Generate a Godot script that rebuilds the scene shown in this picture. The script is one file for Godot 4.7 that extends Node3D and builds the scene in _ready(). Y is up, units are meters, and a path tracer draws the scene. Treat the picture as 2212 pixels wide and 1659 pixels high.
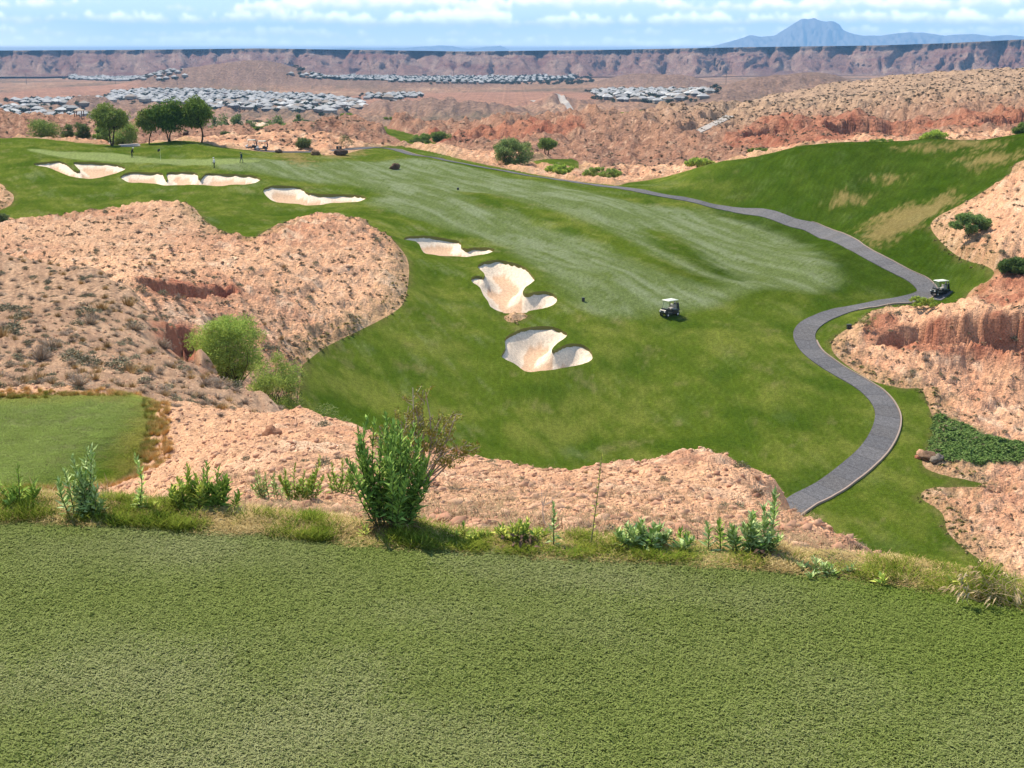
extends Node3D
# A golf hole in a desert canyon seen from its raised tee: y is up, metres, the eye is at y = 0, the view runs along -z.

const FOCAL := 3067.0          # focal length of the photograph when it is 2212 pixels wide
const PITCH := 0.23349         # the lens looks down by this angle
const EYE := 1.6               # height of the eye over the tee
const NEAR_L := 1.2            # ln of the nearest and the farthest terrain depth
const FAR_L := 8.72

var cp := cos(PITCH)
var sp := sin(PITCH)
var noise := FastNoiseLite.new()
var rng := RandomNumberGenerator.new()
var mats := {}
var taken := {}
var t_start := 0

# ---------------------------------------------------------------- camera, sky, sun, exposure
func light_and_camera() -> void:
	var cam := Camera3D.new()
	cam.name = "camera"
	cam.fov = rad_to_deg(2.0 * atan(829.5 / FOCAL))
	cam.rotation.x = -PITCH
	cam.near = 0.05
	cam.far = 60000.0
	add_child(cam)
	cam.current = true
	var e := Environment.new()
	e.background_mode = Environment.BG_SKY
	e.tonemap_mode = Environment.TONE_MAPPER_LINEAR
	e.tonemap_exposure = 1.6
	var sky := Sky.new()
	var pano := PanoramaSkyMaterial.new()
	pano.panorama = ImageTexture.create_from_image(sky_picture())
	pano.energy_multiplier = 1.0
	sky.sky_material = pano
	e.sky = sky
	e.fog_enabled = true
	e.fog_density = 0.000060
	e.fog_light_color = Color(0.57, 0.785, 1.0)
	e.sdfgi_enabled = true
	e.ssao_enabled = true
	e.ssil_enabled = true
	var we := WorldEnvironment.new()
	we.name = "world_environment"
	we.environment = e
	add_child(we)
	var sun := DirectionalLight3D.new()
	sun.name = "sun"
	sun.light_energy = 1.6
	sun.light_angular_distance = 0.5
	sun.light_color = Color(1.0, 0.95, 0.875)
	sun.shadow_enabled = true
	add_child(sun)
	sun.look_at_from_position(Vector3.ZERO, -Vector3(-0.43, 0.82, -0.43), Vector3.UP)

func sky_picture() -> Image:
	var w := 4096
	var h := 2048
	var small := Image.create(256, 128, false, Image.FORMAT_RGBF)
	noise.seed = 5
	for j in 128:
		var el := (0.5 - (j + 0.5) / 128.0) * PI
		for i in 256:
			var c := air(el)
			if el > 0.1:
				var az := (i + 0.5) / 256.0 * TAU
				var d := Vector3(cos(az) * cos(el), sin(el), sin(az) * cos(el))
				var q := d / (d.y + 0.12) * 1.6
				var n := noise.get_noise_2d(q.x * 90.0, q.z * 90.0) + 0.5 * noise.get_noise_2d(q.x * 210.0, q.z * 210.0 + 77.0)
				c = c.lerp(Color(0.95, 0.97, 1.0), 0.8 * smoothstep(0.28, 0.75, n) * smoothstep(0.1, 0.2, el))
			small.set_pixel(i, j, c)
	small.resize(w, h, Image.INTERPOLATE_CUBIC)
	# rows of cumulus, each on its own flat base, larger the higher they hang
	var bands := []
	for b in [[0.04, 0.42, 30.0, 0.12, 0.6], [0.40, 0.55, 24.0, 0.06, 0.85], [0.86, 0.72, 19.0, 0.08, 1.0], [1.50, 0.85, 15.0, 0.0, 1.0], [2.5, 1.2, 10.0, 0.05, 1.0], [4.0, 1.9, 6.5, 0.08, 1.0]]:
		bands.append(b)
	var rows_up := 80
	sky_bands = bands
	sky_rows.resize(rows_up)
	row_by_row(sky_row, rows_up)
	var raw := PackedByteArray()
	for j in rows_up:
		raw.append_array(sky_rows[j].to_byte_array())
	small.blit_rect(Image.create_from_data(w, rows_up, false, Image.FORMAT_RGBF, raw), Rect2i(0, 0, w, rows_up), Vector2i(0, h / 2 - rows_up))
	return small

var sky_bands := []
var sky_rows := []

func row_by_row(job: Callable, count: int) -> void:
	for k in count:
		job.call(k)

func sky_row(row: int) -> void:
	var w := 4096
	var el := (0.5 - (2048 / 2 - 80 + row + 0.5) / 2048.0) * 180.0
	var out := PackedFloat32Array()
	out.resize(w * 3)
	var clear := air(deg_to_rad(el))
	for i in w:
		var az := (i + 0.5) / w * 360.0
		var cover := 0.0
		var bright := 0.0
		for b in sky_bands.size():
			var g: Array = sky_bands[b]
			var rise: float = (el - g[0]) / g[1] + 0.45 * noise.get_noise_2d(az * g[2] * 0.55, b * 47.0 + 900.0) + 0.12 * noise.get_noise_2d(az * g[2] * 3.0, b * 13.0 + 300.0)
			if rise < -0.3 or rise > 1.3:
				continue
			var f: float = g[2]
			var around := cloud_noise(az, f * 0.28, b * 31.0) * 1.0 + cloud_noise(az, f * 1.3, b * 17.0 + 400.0) * 0.5 + cloud_noise(az, f * 4.0, b * 23.0 + 700.0) * 0.3
			var lump := noise.get_noise_2d(az * f * 5.5, el / g[1] * 95.0 + b * 90.0) * 0.30 + noise.get_noise_2d(az * f * 14.0, el / g[1] * 240.0 + b * 60.0) * 0.20
			var top: float = around * 0.85 + g[3] + 0.32 + lump
			var a: float = smoothstep(0.0, 0.16, top - rise) * smoothstep(-0.16, 0.14, rise + lump * 0.7) * g[4]
			if a > 0.0:
				bright = lerpf(bright, 0.95 + 0.6 * smoothstep(0.0, 0.6, rise + lump), a / maxf(a + cover * 0.6, 0.001))
				cover = cover + a - cover * a
		var c := clear.lerp(Color(bright * 1.02, bright * 1.02, bright * 1.02), minf(cover, 1.0) * 0.96)
		out[i * 3] = c.r
		out[i * 3 + 1] = c.g
		out[i * 3 + 2] = c.b
	sky_rows[row] = out

func cloud_noise(az: float, f: float, off: float) -> float:
	return noise.get_noise_2d(az * f, off)

func air(el: float) -> Color:
	if el < 0.0:
		return Color(0.36, 0.33, 0.30)
	var k := pow(clampf(1.0 - sin(el), 0.0, 1.0), 2.2)
	var c := Color(0.15, 0.26, 0.46).lerp(Color(0.48, 0.70, 0.81), k)
	return c.lerp(Color(1.22, 1.22, 1.12), exp(-el * 42.0) * 0.8)

# ---------------------------------------------------------------- small tools
func numbered(called: String) -> String:
	var n: int = taken.get(called, 0)
	taken[called] = n + 1
	return called if n == 0 else "%s_%03d" % [called, n]

func tag(o: Node, label: String, category: String, group := "") -> void:
	o.set_meta("label", label)
	o.set_meta("category", category)
	if group != "":
		o.set_meta("group", group)

func thing(called: String, label: String, category: String, at := Vector3.ZERO, turn := 0.0, group := "") -> Node3D:
	var o := Node3D.new()
	o.name = numbered(called)
	add_child(o)
	o.position = at
	o.rotation.y = turn
	tag(o, label, category, group)
	return o

func put(called: String, mesh: Mesh, mat: Material, parent: Node = null) -> MeshInstance3D:
	var o := MeshInstance3D.new()
	o.mesh = mesh
	o.material_override = mat
	if parent == null:
		o.name = numbered(called)
		add_child(o)
	else:
		o.name = called
		parent.add_child(o, true)
	return o

func structure(called: String, mesh: Mesh, mat: Material, label := "") -> MeshInstance3D:
	var o := put(called, mesh, mat)
	o.set_meta("kind", "structure")
	if label != "":
		o.set_meta("label", label)
	return o

func many(called: String, mesh: Mesh, mat: Material, places: Array, tints: Array, label: String, category: String) -> void:
	var mm := MultiMesh.new()
	mm.transform_format = MultiMesh.TRANSFORM_3D
	mm.use_colors = true
	mm.mesh = mesh
	mm.instance_count = places.size()
	for i in places.size():
		mm.set_instance_transform(i, places[i])
		mm.set_instance_color(i, tints[i])
	var o := MultiMeshInstance3D.new()
	o.multimesh = mm
	o.material_override = mat
	o.name = numbered(called)
	add_child(o)
	tag(o, label, category)
	o.set_meta("kind", "stuff")

func srgb(r: float, g: float, b: float) -> Color:
	return Color(r, g, b).linear_to_srgb()

func paint(r: float, g: float, b: float, rough := 0.8, metal := 0.0) -> StandardMaterial3D:
	var m := StandardMaterial3D.new()
	m.albedo_color = srgb(r, g, b)
	m.roughness = rough
	m.metallic = metal
	return m

func vcol(rough := 0.9, back := 0.0) -> StandardMaterial3D:
	var m := StandardMaterial3D.new()
	m.vertex_color_use_as_albedo = true
	m.roughness = rough
	m.metallic_specular = 0.1
	if back > 0.0:
		m.backlight_enabled = true
		m.backlight = Color(back, back, back)
	return m

# a mesh that collects flat or smooth pieces with vertex colours (linear)
class Mb:
	var p := PackedVector3Array()
	var n := PackedVector3Array()
	var c := PackedColorArray()
	var ix := PackedInt32Array()
	var tint := Color.WHITE

	func tri(a: Vector3, b: Vector3, d: Vector3) -> void:
		var k := p.size()
		var nn := (d - a).cross(b - a).normalized()
		p.append(a); p.append(b); p.append(d)
		n.append(nn); n.append(nn); n.append(nn)
		c.append(tint); c.append(tint); c.append(tint)
		ix.append(k); ix.append(k + 1); ix.append(k + 2)

	func quad(a: Vector3, b: Vector3, d: Vector3, e: Vector3) -> void:
		var k := p.size()
		var nn := (d - a).cross(b - a).normalized()
		if nn == Vector3.ZERO:
			nn = (e - a).cross(d - a).normalized()
		for v in [a, b, d, e]:
			p.append(v); n.append(nn); c.append(tint)
		for q in [0, 1, 2, 0, 2, 3]:
			ix.append(k + q)

	# box with its edges chamfered by b
	func box(mid: Vector3, size: Vector3, basis := Basis.IDENTITY, b := 0.0) -> void:
		var h := size / 2.0
		for ax in 3:
			for s in [-1.0, 1.0]:
				var nx := Vector3.ZERO
				nx[ax] = s
				var u := Vector3.ZERO
				var w := Vector3.ZERO
				u[(ax + 1) % 3] = h[(ax + 1) % 3] - b
				w[(ax + 2) % 3] = h[(ax + 2) % 3] - b
				var o := nx * h[ax]
				var q := [o - u - w, o + u - w, o + u + w, o - u + w]
				if s > 0.0:
					q.reverse()
				quad(mid + basis * q[0], mid + basis * q[1], mid + basis * q[2], mid + basis * q[3])
		if b > 0.0:
			for ax in 3:
				var a1 := (ax + 1) % 3
				var a2 := (ax + 2) % 3
				for s1 in [-1.0, 1.0]:
					for s2 in [-1.0, 1.0]:
						var q := []
						for k in 4:
							var v := Vector3.ZERO
							v[ax] = (h[ax] - b) * (-1.0 if k < 2 else 1.0)
							var first: bool = k == 0 or k == 3
							v[a1] = s1 * (h[a1] if first else h[a1] - b)
							v[a2] = s2 * (h[a2] - b if first else h[a2])
							q.append(mid + basis * v)
						if s1 * s2 > 0.0:
							q.reverse()
						quad(q[0], q[1], q[2], q[3])

	# round tube along points with a radius at each
	func tube(path: Array, radii: Array, sides := 6, capped := true) -> void:
		var k0 := p.size()
		for i in path.size():
			var along: Vector3 = (path[mini(i + 1, path.size() - 1)] - path[maxi(i - 1, 0)]).normalized()
			var side := along.cross(Vector3.UP if absf(along.y) < 0.9 else Vector3.RIGHT).normalized()
			var up := side.cross(along).normalized()
			for s in sides:
				var a := TAU * s / sides
				var r := side * cos(a) + up * sin(a)
				p.append(path[i] + r * radii[i]); n.append(r); c.append(tint)
		for i in path.size() - 1:
			for s in sides:
				var a := k0 + i * sides + s
				var b := k0 + i * sides + (s + 1) % sides
				for q in [a, b, a + sides, b, b + sides, a + sides]:
					ix.append(q)
		if capped:
			for e in [0, path.size() - 1]:
				var k := p.size()
				var along: Vector3 = (path[1] - path[0]).normalized() * -1.0 if e == 0 else (path[e] - path[e - 1]).normalized()
				for s in sides:
					p.append(p[k0 + e * sides + s]); n.append(along); c.append(tint)
				for s in range(1, sides - 1):
					if e == 0:
						for q in [k, k + s + 1, k + s]:
							ix.append(q)
					else:
						for q in [k, k + s, k + s + 1]:
							ix.append(q)

	# lumpy closed ball: radii along the axes, roughness from a noise
	func lump(mid: Vector3, r: Vector3, rings: int, sides: int, nz: FastNoiseLite, f: float, amp: float, off: float) -> void:
		var k0 := p.size()
		for i in rings + 1:
			var a := PI * i / rings
			for s in sides:
				var b := TAU * s / sides
				var d := Vector3(sin(a) * cos(b), cos(a), sin(a) * sin(b))
				var q := d * (1.0 + amp * nz.get_noise_3d(d.x * f + off, d.y * f, d.z * f))
				p.append(mid + q * r); n.append((d / r).normalized()); c.append(tint)
		for i in rings:
			for s in sides:
				var a := k0 + i * sides + s
				var b := k0 + i * sides + (s + 1) % sides
				for q in [a, a + sides, b, b, a + sides, b + sides]:
					ix.append(q)

	func smooth() -> void:
		for i in n.size():
			n[i] = Vector3.ZERO
		for k in range(0, ix.size(), 3):
			var a := p[ix[k]]
			var nn := (p[ix[k + 2]] - a).cross(p[ix[k + 1]] - a)
			for q in 3:
				n[ix[k + q]] += nn
		for i in n.size():
			n[i] = n[i].normalized()

	func mesh() -> ArrayMesh:
		var m := ArrayMesh.new()
		var a := []
		a.resize(Mesh.ARRAY_MAX)
		a[Mesh.ARRAY_VERTEX] = p
		a[Mesh.ARRAY_NORMAL] = n
		a[Mesh.ARRAY_COLOR] = c
		a[Mesh.ARRAY_INDEX] = ix
		m.add_surface_from_arrays(Mesh.PRIMITIVE_TRIANGLES, a)
		return m

# ---------------------------------------------------------------- the lie of the land
# Points read off the photograph: u, v (pixels, 2212 wide), depth, 1; or, for ground that hides behind a crest, u, 0, depth, height.
var CONTROL := PackedFloat32Array([
0, 640, 66, 1,  0, 598, 78, 1,  100, 645, 66, 1,  100, 605, 76, 1,  230, 640, 66, 1,  230, 612, 73, 1,  -250, 590, 78, 1,  1450, 993, 24.6, 1,  1530, 991, 24.6, 1,
1200, 1040, 22.5, 1,  1100, 1022, 22.5, 1,  500, 853, 44, 1,  1900, 1222, 7, 1,  1990, 672, 164, 1,  2150, 650, 161, 1,  2060, 660, 162, 1,  1400, 1002, 24, 1,  370, 712, 60, 1,
1450, 1003, 22, 1,  1530, 1002, 22, 1,  1300, 1020, 20, 1,  1450, 1025, 18.5, 1,  1600, 1040, 18.5, 1,  1530, 1028, 18.5, 1,
1700, 1135, 11, 1,  1700, 1108, 14, 1,  1700, 1155, 8.5, 1,  1200, 1045, 15.5, 1,  1100, 1030, 16.5, 1,  700, 928, 26, 1,  600, 915, 27.5, 1,  790, 952, 23, 1,  930, 978, 20.5, 1,  1800, 1165, 9.5, 1,
-300, 1075, 5.8, 1,  0, 1075, 5.6, 1,  200, 1082, 5.6, 1,  400, 1090, 5.7, 1,  620, 1120, 5.5, 1,  850, 1150, 5.2, 1,
1200, 1170, 5, 1,  1600, 1190, 4.9, 1,  1900, 1225, 4.7, 1,  2212, 1280, 4.4, 1,  2500, 1300, 4.2, 1,  -100, 0, 10, -3.9,
150, 0, 10, -3.8,  -100, 0, 16, -6.6,  150, 0, 16, -6.4,  0, 1058, 22.9, 1,  150, 1058, 22.9, 1,  280, 1030, 23.9, 1,
0, 950, 26.3, 1,  150, 950, 26.3, 1,  300, 940, 26.5, 1,  0, 858, 29.6, 1,  150, 856, 29.6, 1,  290, 860, 29.6, 1,
-300, 950, 26.3, 1,  350, 1060, 13, 1,  390, 1000, 20, 1,  400, 930, 26.5, 1,  350, 880, 31, 1,  500, 892, 31, 1,
700, 906, 30, 1,  790, 932, 27, 1,  930, 960, 24, 1,  1000, 985, 22, 1,  1100, 1008, 20, 1,  1200, 1022, 19, 1,
500, 1040, 10, 1,  500, 980, 18, 1,  600, 940, 24, 1,  700, 1060, 9, 1,  700, 1000, 16, 1,  850, 1000, 17, 1,
850, 1090, 8, 1,  1000, 1060, 11.5, 1,  1000, 1110, 7.5, 1,  1150, 1090, 9, 1,  1300, 1002, 24, 1,  1450, 989, 26, 1,
1530, 986, 26, 1,  1600, 1012, 23, 1,  1700, 1080, 17, 1,  1800, 1152, 12, 1,  1900, 1210, 9, 1,  1960, 1238, 7.3, 1,
1300, 1060, 13.5, 1,  1450, 1050, 15, 1,  1450, 1110, 9.5, 1,  1300, 1120, 8, 1,  1600, 1090, 13, 1,  1650, 1140, 9, 1,
1750, 1180, 7.5, 1,  2120, 0, 8, -4.6,  2120, 0, 20, -14,  2000, 0, 50, -33,  1900, 0, 15, -8.5,  1700, 0, 30, -16,
1500, 0, 40, -17,  1300, 0, 36, -15,  1100, 0, 32, -14,  900, 0, 36, -16,  1700, 0, 60, -34,  1400, 0, 65, -33,
1100, 0, 60, -31,  800, 0, 60, -29,  2212, 0, 80, -40,  1800, 0, 90, -40,  1400, 0, 95, -38,  1100, 0, 95, -36,
800, 0, 95, -33,  -250, 560, 90, 1,  0, 566, 90, 1,  100, 580, 85, 1,  230, 600, 78, 1,  300, 648, 70, 1,
370, 700, 62, 1,  425, 722, 60, 1,  385, 790, 60.2, 1,  430, 800, 58.6, 1,  500, 840, 49, 1,  600, 878, 41, 1,
0, 700, 55, 1,  0, 800, 38, 1,  150, 750, 45, 1,  150, 650, 63, 1,  300, 765, 47, 1,  300, 830, 35, 1,
450, 850, 38, 1,  330, 700, 62, 1,  -200, 0, 115, -23,  100, 0, 112, -24,  300, 0, 102, -25,  470, 0, 75, -25,
480, 0, 103, -25.5,  600, 0, 58, -24,  600, 0, 104, -28.5,  300, 0, 116, -23,  600, 0, 118, -30.5,  450, 0, 118, -25,
640, 780, 128, 1,  720, 745, 137, 1,  800, 690, 146, 1,  870, 640, 155, 1,  880, 560, 170, 1,  830, 500, 185, 1,
740, 475, 178, 1,  600, 500, 170, 1,  450, 540, 160, 1,  350, 565, 150, 1,  230, 575, 141, 1,  600, 600, 148, 1,
700, 600, 155, 1,  500, 650, 135, 1,  600, 700, 135, 1,  400, 620, 132, 1,  300, 600, 128, 1,  800, 560, 164, 1,
760, 500, 175, 1,  100, 500, 190, 1,  300, 500, 187, 1,  400, 470, 200, 1,  200, 540, 165, 1,  0, 540, 165, 1,
0, 450, 215, 1,  200, 450, 215, 1,  430, 460, 205, 1,  500, 505, 190, 1,  620, 480, 196, 1,  740, 460, 203, 1,
-250, 500, 190, 1,  300, 340, 262, 1,  500, 345, 256, 1,  420, 360, 250, 1,  150, 330, 268, 1,  0, 330, 270, 1,
0, 297, 290, 1,  100, 298, 290, 1,  300, 312, 287, 1,  420, 304, 287, 1,  520, 322, 287, 1,  650, 330, 284, 1,
800, 327, 290, 1,  -250, 310, 280, 1,  170, 347, 256, 1,  170, 382, 243, 1,  410, 372, 243, 1,  410, 405, 232, 1,
640, 402, 232, 1,  680, 443, 219, 1,  950, 508, 195, 1,  980, 556, 184, 1,  1080, 570, 177, 1,  1110, 677, 159, 1,
1150, 706, 155, 1,  1180, 803, 142, 1,  150, 420, 228, 1,  400, 440, 219, 1,  550, 470, 205, 1,  300, 420, 228, 1,
-200, 400, 235, 1,  0, 400, 235, 1,  900, 380, 250, 1,  850, 342, 276, 1,  900, 450, 212, 1,  1100, 420, 230, 1,
1100, 500, 200, 1,  1200, 580, 178, 1,  1350, 600, 173, 1,  1300, 450, 217, 1,  1300, 520, 195, 1,  1500, 520, 202, 1,
1600, 600, 180, 1,  1800, 560, 191, 1,  1700, 640, 170, 1,  1900, 600, 182, 1,  1240, 905, 136, 1,  1000, 850, 136.5, 1,
800, 800, 135, 1,  1100, 800, 143, 1,  1445, 690, 160, 1,  1445, 760, 150, 1,  1445, 850, 141, 1,  1445, 950, 132, 1,
1700, 1050, 122, 1,  1700, 900, 135, 1,  1700, 800, 146, 1,  1600, 700, 158, 1,  950, 700, 151, 1,  950, 620, 165, 1,
1250, 1010, 127, 1,  1000, 930, 129, 1,  740, 860, 127, 1,  2015, 630, 178, 1,  1850, 665, 169, 1,  1725, 730, 157, 1,
1780, 790, 149, 1,  1890, 850, 142, 1,  1930, 900, 137, 1,  1890, 990, 128, 1,  1730, 1085, 119, 1,  1760, 495, 219, 1,
1600, 455, 235, 1,  1300, 400, 259, 1,  1000, 352, 285, 1,  1900, 1180, 111, 1,  2000, 1220, 107.5, 1,  1815, 735, 155.5, 1,
1840, 700, 159.5, 1,  1900, 676, 161, 1,  1990, 682, 160, 1,  2060, 666, 158, 1,  2150, 656, 156.5, 1,  2300, 660, 155, 1,
1900, 780, 151, 1,  2000, 800, 148, 1,  2120, 700, 154, 1,  2120, 775, 151.3, 1,  2250, 700, 152, 1,  2250, 790, 149.5, 1,
2150, 850, 145, 1,  2100, 900, 139, 1,  2000, 880, 140, 1,  2212, 950, 133, 1,  1950, 660, 170, 1,  2080, 650, 172, 1,
2150, 600, 172, 1,  2110, 645, 168, 1,  2212, 560, 176, 1,  2212, 640, 164, 1,  2100, 960, 131, 1,  2100, 1100, 118, 1,
2212, 1200, 109, 1,  2000, 1000, 127, 1,  2212, 1020, 126, 1,  2400, 1100, 118, 1,  1350, 397, 262, 1,  1450, 380, 262, 1,
1540, 358, 258, 1,  1700, 331, 250, 1,  1850, 309, 246, 1,  2000, 301, 241, 1,  2212, 289, 232, 1,  2450, 280, 225, 1,
1800, 420, 226, 1,  1900, 400, 226, 1,  2100, 400, 212, 1,  2000, 480, 201, 1,  2000, 560, 187, 1,  2100, 592, 177, 1,
2150, 470, 190, 1,  2212, 400, 200, 1,  2212, 520, 178, 1,  2450, 450, 180, 1,  1600, 410, 245, 1,  1540, 0, 295, -27,
1380, 0, 300, -28,  1850, 0, 285, -23,  2000, 0, 280, -24,  2250, 0, 270, -22,  1650, 347, 295, 1,  1750, 320, 310, 1,
1110, 366, 290, 1,  1200, 346, 322, 1,  1300, 372, 325, 1,  1400, 340, 370, 1,  1300, 320, 395, 1,  1150, 300, 425, 1,
1420, 239, 520, 1,  1250, 249, 540, 1,  1000, 282, 540, 1,  900, 292, 580, 1,  1000, 322, 425, 1,  1550, 300, 400, 1,
1600, 262, 480, 1,  1600, 232, 600, 1,  1750, 300, 365, 1,  1800, 270, 425, 1,  2000, 270, 400, 1,  2212, 250, 400, 1,
2000, 232, 480, 1,  1750, 226, 600, 1,  1900, 190, 730, 1,  2212, 156, 820, 1,  2000, 166, 850, 1,  1850, 182, 880, 1,
1650, 212, 900, 1,  2500, 150, 800, 1,  2500, 240, 400, 1,  1900, 312, 320, 1,  2150, 310, 310, 1,  2212, 0, 1000, -40,
1850, 0, 1100, -58,  1650, 0, 1100, -58,  1420, 0, 640, -45,  1200, 0, 680, -52,  1420, 0, 900, -62,  950, 0, 800, -60,
300, 0, 330, -26,  100, 0, 330, -25,  -100, 0, 330, -25,  40, 262, 430, 1,  -200, 262, 430, 1,  150, 278, 420, 1,
300, 290, 400, 1,  550, 275, 430, 1,  700, 268, 440, 1,  450, 286, 398, 1,  650, 291, 340, 1,  760, 300, 340, 1,
740, 277, 365, 1,  560, 297, 335, 1,  850, 316, 330, 1,  850, 272, 530, 1,  850, 292, 450, 1,  300, 0, 600, -48,
0, 0, 600, -48,  600, 0, 600, -48,  800, 0, 800, -60,  -300, 0, 1300, -70,  0, 0, 1300, -70,  500, 0, 1300, -70,
1000, 0, 1300, -69,  1500, 0, 1400, -68,  2000, 0, 1500, -66,  2500, 0, 1500, -62,  -300, 0, 2300, -72,  0, 0, 2300, -72,
500, 0, 2300, -72,  1000, 0, 2300, -72,  1500, 0, 2300, -70,  2000, 0, 2300, -68,  2500, 0, 2300, -66,  -300, 0, 4600, -75,
0, 0, 4600, -75,  500, 0, 4600, -75,  1000, 0, 4600, -75,  1500, 0, 4600, -75,  2000, 0, 4600, -75,  2500, 0, 4600, -75,
560, 160, 3000, 1,  480, 168, 2950, 1,  680, 176, 2900, 1,  560, 0, 3400, -74,  330, 182, 2800, 1,  850, 182, 2900, 1,
1300, 181, 2600, 1,  1480, 180, 2500, 1,  1400, 0, 3000, -73,  1780, 178, 1900, 1,  1780, 0, 2200, -70,  1700, 196, 1700, 1,
200, 0, 2800, -73
])
var gt0 := -0.52
var gts := 0.018
var gnt := 59
var gls := 0.024
var gnl := 0
var grid := PackedFloat32Array()      # the slope of the sight line to the ground, over (x / depth, ln depth)
var edge_t := PackedFloat32Array()    # where the mown tee ends
var edge_d := PackedFloat32Array()

func sight(u: float, v: float) -> Vector2:
	var a := (u - 1106.0) / FOCAL
	var b := (829.5 - v) / FOCAL
	var w := cp + b * sp
	return Vector2(a / w, (sp - b * cp) / w)

func solve_ground() -> void:
	var n := CONTROL.size() / 4
	var px := PackedFloat64Array()
	var pl := PackedFloat64Array()
	var rhs := PackedFloat64Array()
	for i in n:
		var u := CONTROL[i * 4]
		var d := CONTROL[i * 4 + 2]
		var q := sight(u, CONTROL[i * 4 + 1] if CONTROL[i * 4 + 3] > 0.0 else 800.0)
		px.append(q.x * 1.8)
		pl.append(log(d))
		rhs.append(q.y if CONTROL[i * 4 + 3] > 0.0 else -CONTROL[i * 4 + 3] / d)
	var m := n + 3
	var rows := []
	for i in m:
		var r := PackedFloat64Array()
		r.resize(m + 1)
		if i < n:
			for j in n:
				var dx := px[i] - px[j]
				var dl := pl[i] - pl[j]
				r[j] = sqrt(dx * dx + dl * dl + 0.0006)
			r[i] -= 0.0015
			r[n] = 1.0
			r[n + 1] = px[i]
			r[n + 2] = pl[i]
			r[m] = rhs[i]
		else:
			for j in n:
				r[j] = 1.0 if i == n else (px[j] if i == n + 1 else pl[j])
		rows.append(r)
	for k in m:
		var best := k
		for i in range(k + 1, m):
			if absf(rows[i][k]) > absf(rows[best][k]):
				best = i
		var swap: PackedFloat64Array = rows[k]
		rows[k] = rows[best]
		rows[best] = swap
		var a: PackedFloat64Array = rows[k]
		var inv := 1.0 / a[k]
		for i in range(k + 1, m):
			var b: PackedFloat64Array = rows[i]
			var f := b[k] * inv
			if f != 0.0:
				for j in range(k, m + 1):
					b[j] -= f * a[j]
				rows[i] = b
	var w := PackedFloat64Array()
	w.resize(m)
	for k in range(m - 1, -1, -1):
		var a: PackedFloat64Array = rows[k]
		var v := a[m]
		for j in range(k + 1, m):
			v -= a[j] * w[j]
		w[k] = v / a[k]
	gnl = int((FAR_L - NEAR_L) / gls) + 2
	solved = [n, px, pl, w]
	grid_rows.resize(gnl)
	row_by_row(grid_row, gnl)
	for j in gnl:
		grid.append_array(grid_rows[j])

var solved := []
var grid_rows := []

func grid_row(j: int) -> void:
	var n: int = solved[0]
	var px: PackedFloat64Array = solved[1]
	var pl: PackedFloat64Array = solved[2]
	var w: PackedFloat64Array = solved[3]
	var out := PackedFloat32Array()
	var l := NEAR_L + j * gls
	for i in gnt:
		var x := (gt0 + i * gts) * 1.8
		var s := w[n] + w[n + 1] * x + w[n + 2] * l
		for k in n:
			var dx := x - px[k]
			var dl := l - pl[k]
			s += w[k] * sqrt(dx * dx + dl * dl + 0.0006)
		out.append(s)
	grid_rows[j] = out

func cubic(a: float, b: float, c: float, d: float, f: float) -> float:
	return b + 0.5 * f * (c - a + f * (2.0 * a - 5.0 * b + 4.0 * c - d + f * (3.0 * (b - c) + d - a)))

func slope_at(t: float, l: float) -> float:
	var fx := clampf((t - gt0) / gts, 1.0, gnt - 2.001)
	var fy := clampf((l - NEAR_L) / gls, 1.0, gnl - 2.001)
	var i := int(fx)
	var j := int(fy)
	fx -= i
	fy -= j
	var k := (j - 1) * gnt + i - 1
	var a := cubic(grid[k], grid[k + 1], grid[k + 2], grid[k + 3], fx)
	k += gnt
	var b := cubic(grid[k], grid[k + 1], grid[k + 2], grid[k + 3], fx)
	k += gnt
	var c := cubic(grid[k], grid[k + 1], grid[k + 2], grid[k + 3], fx)
	k += gnt
	var d := cubic(grid[k], grid[k + 1], grid[k + 2], grid[k + 3], fx)
	return cubic(a, b, c, d, fy)

# depth at which the sight line through a pixel first meets the ground beyond dmin
func trace(u: float, v: float, dmin: float) -> float:
	var q := sight(u, v)
	var l := log(dmin)
	var before := slope_at(q.x, l) - q.y
	while l < 8.6:
		l += 0.006
		var now := slope_at(q.x, l) - q.y
		if now <= 0.0:
			if before > 0.0:
				return exp(l - 0.006 * now / (now - before))
			return exp(l)
		before = now
	return exp(l)

func smooth_ground(x: float, z: float) -> float:
	return ground_base(x / -z, -z)

func tee_edge(t: float) -> float:
	var k := clampi(int((t + 0.45) / 0.9 * 59.0), 0, 58)
	while k < 58 and edge_t[k + 1] < t:
		k += 1
	while k > 0 and edge_t[k] > t:
		k -= 1
	return lerpf(edge_d[k], edge_d[k + 1], clampf((t - edge_t[k]) / (edge_t[k + 1] - edge_t[k]), 0.0, 1.0))

# low hills that rise from the valley: u, depth, height, half width (pixels), half width in ln depth
var HILLS := [[480, 2700, 30, 150, 0.075], [600, 2780, 26, 130, 0.07], [350, 2650, 16, 110, 0.06], [800, 2600, 13, 170, 0.05], [1000, 2560, 10, 130, 0.045], [860, 1560, 14, 90, 0.05], [960, 1500, 13, 90, 0.045], [1090, 1480, 9, 100, 0.05],
	[1370, 2500, 18, 100, 0.05], [1480, 2420, 16, 80, 0.05], [1640, 1750, 12, 110, 0.10], [1760, 1900, 13, 120, 0.10], [1560, 1600, 9, 90, 0.08], [180, 1640, 15, 120, 0.035], [290, 1720, 10, 70, 0.03], [1200, 1650, 12, 60, 0.05], [700, 1500, 6, 60, 0.05]]

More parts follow.
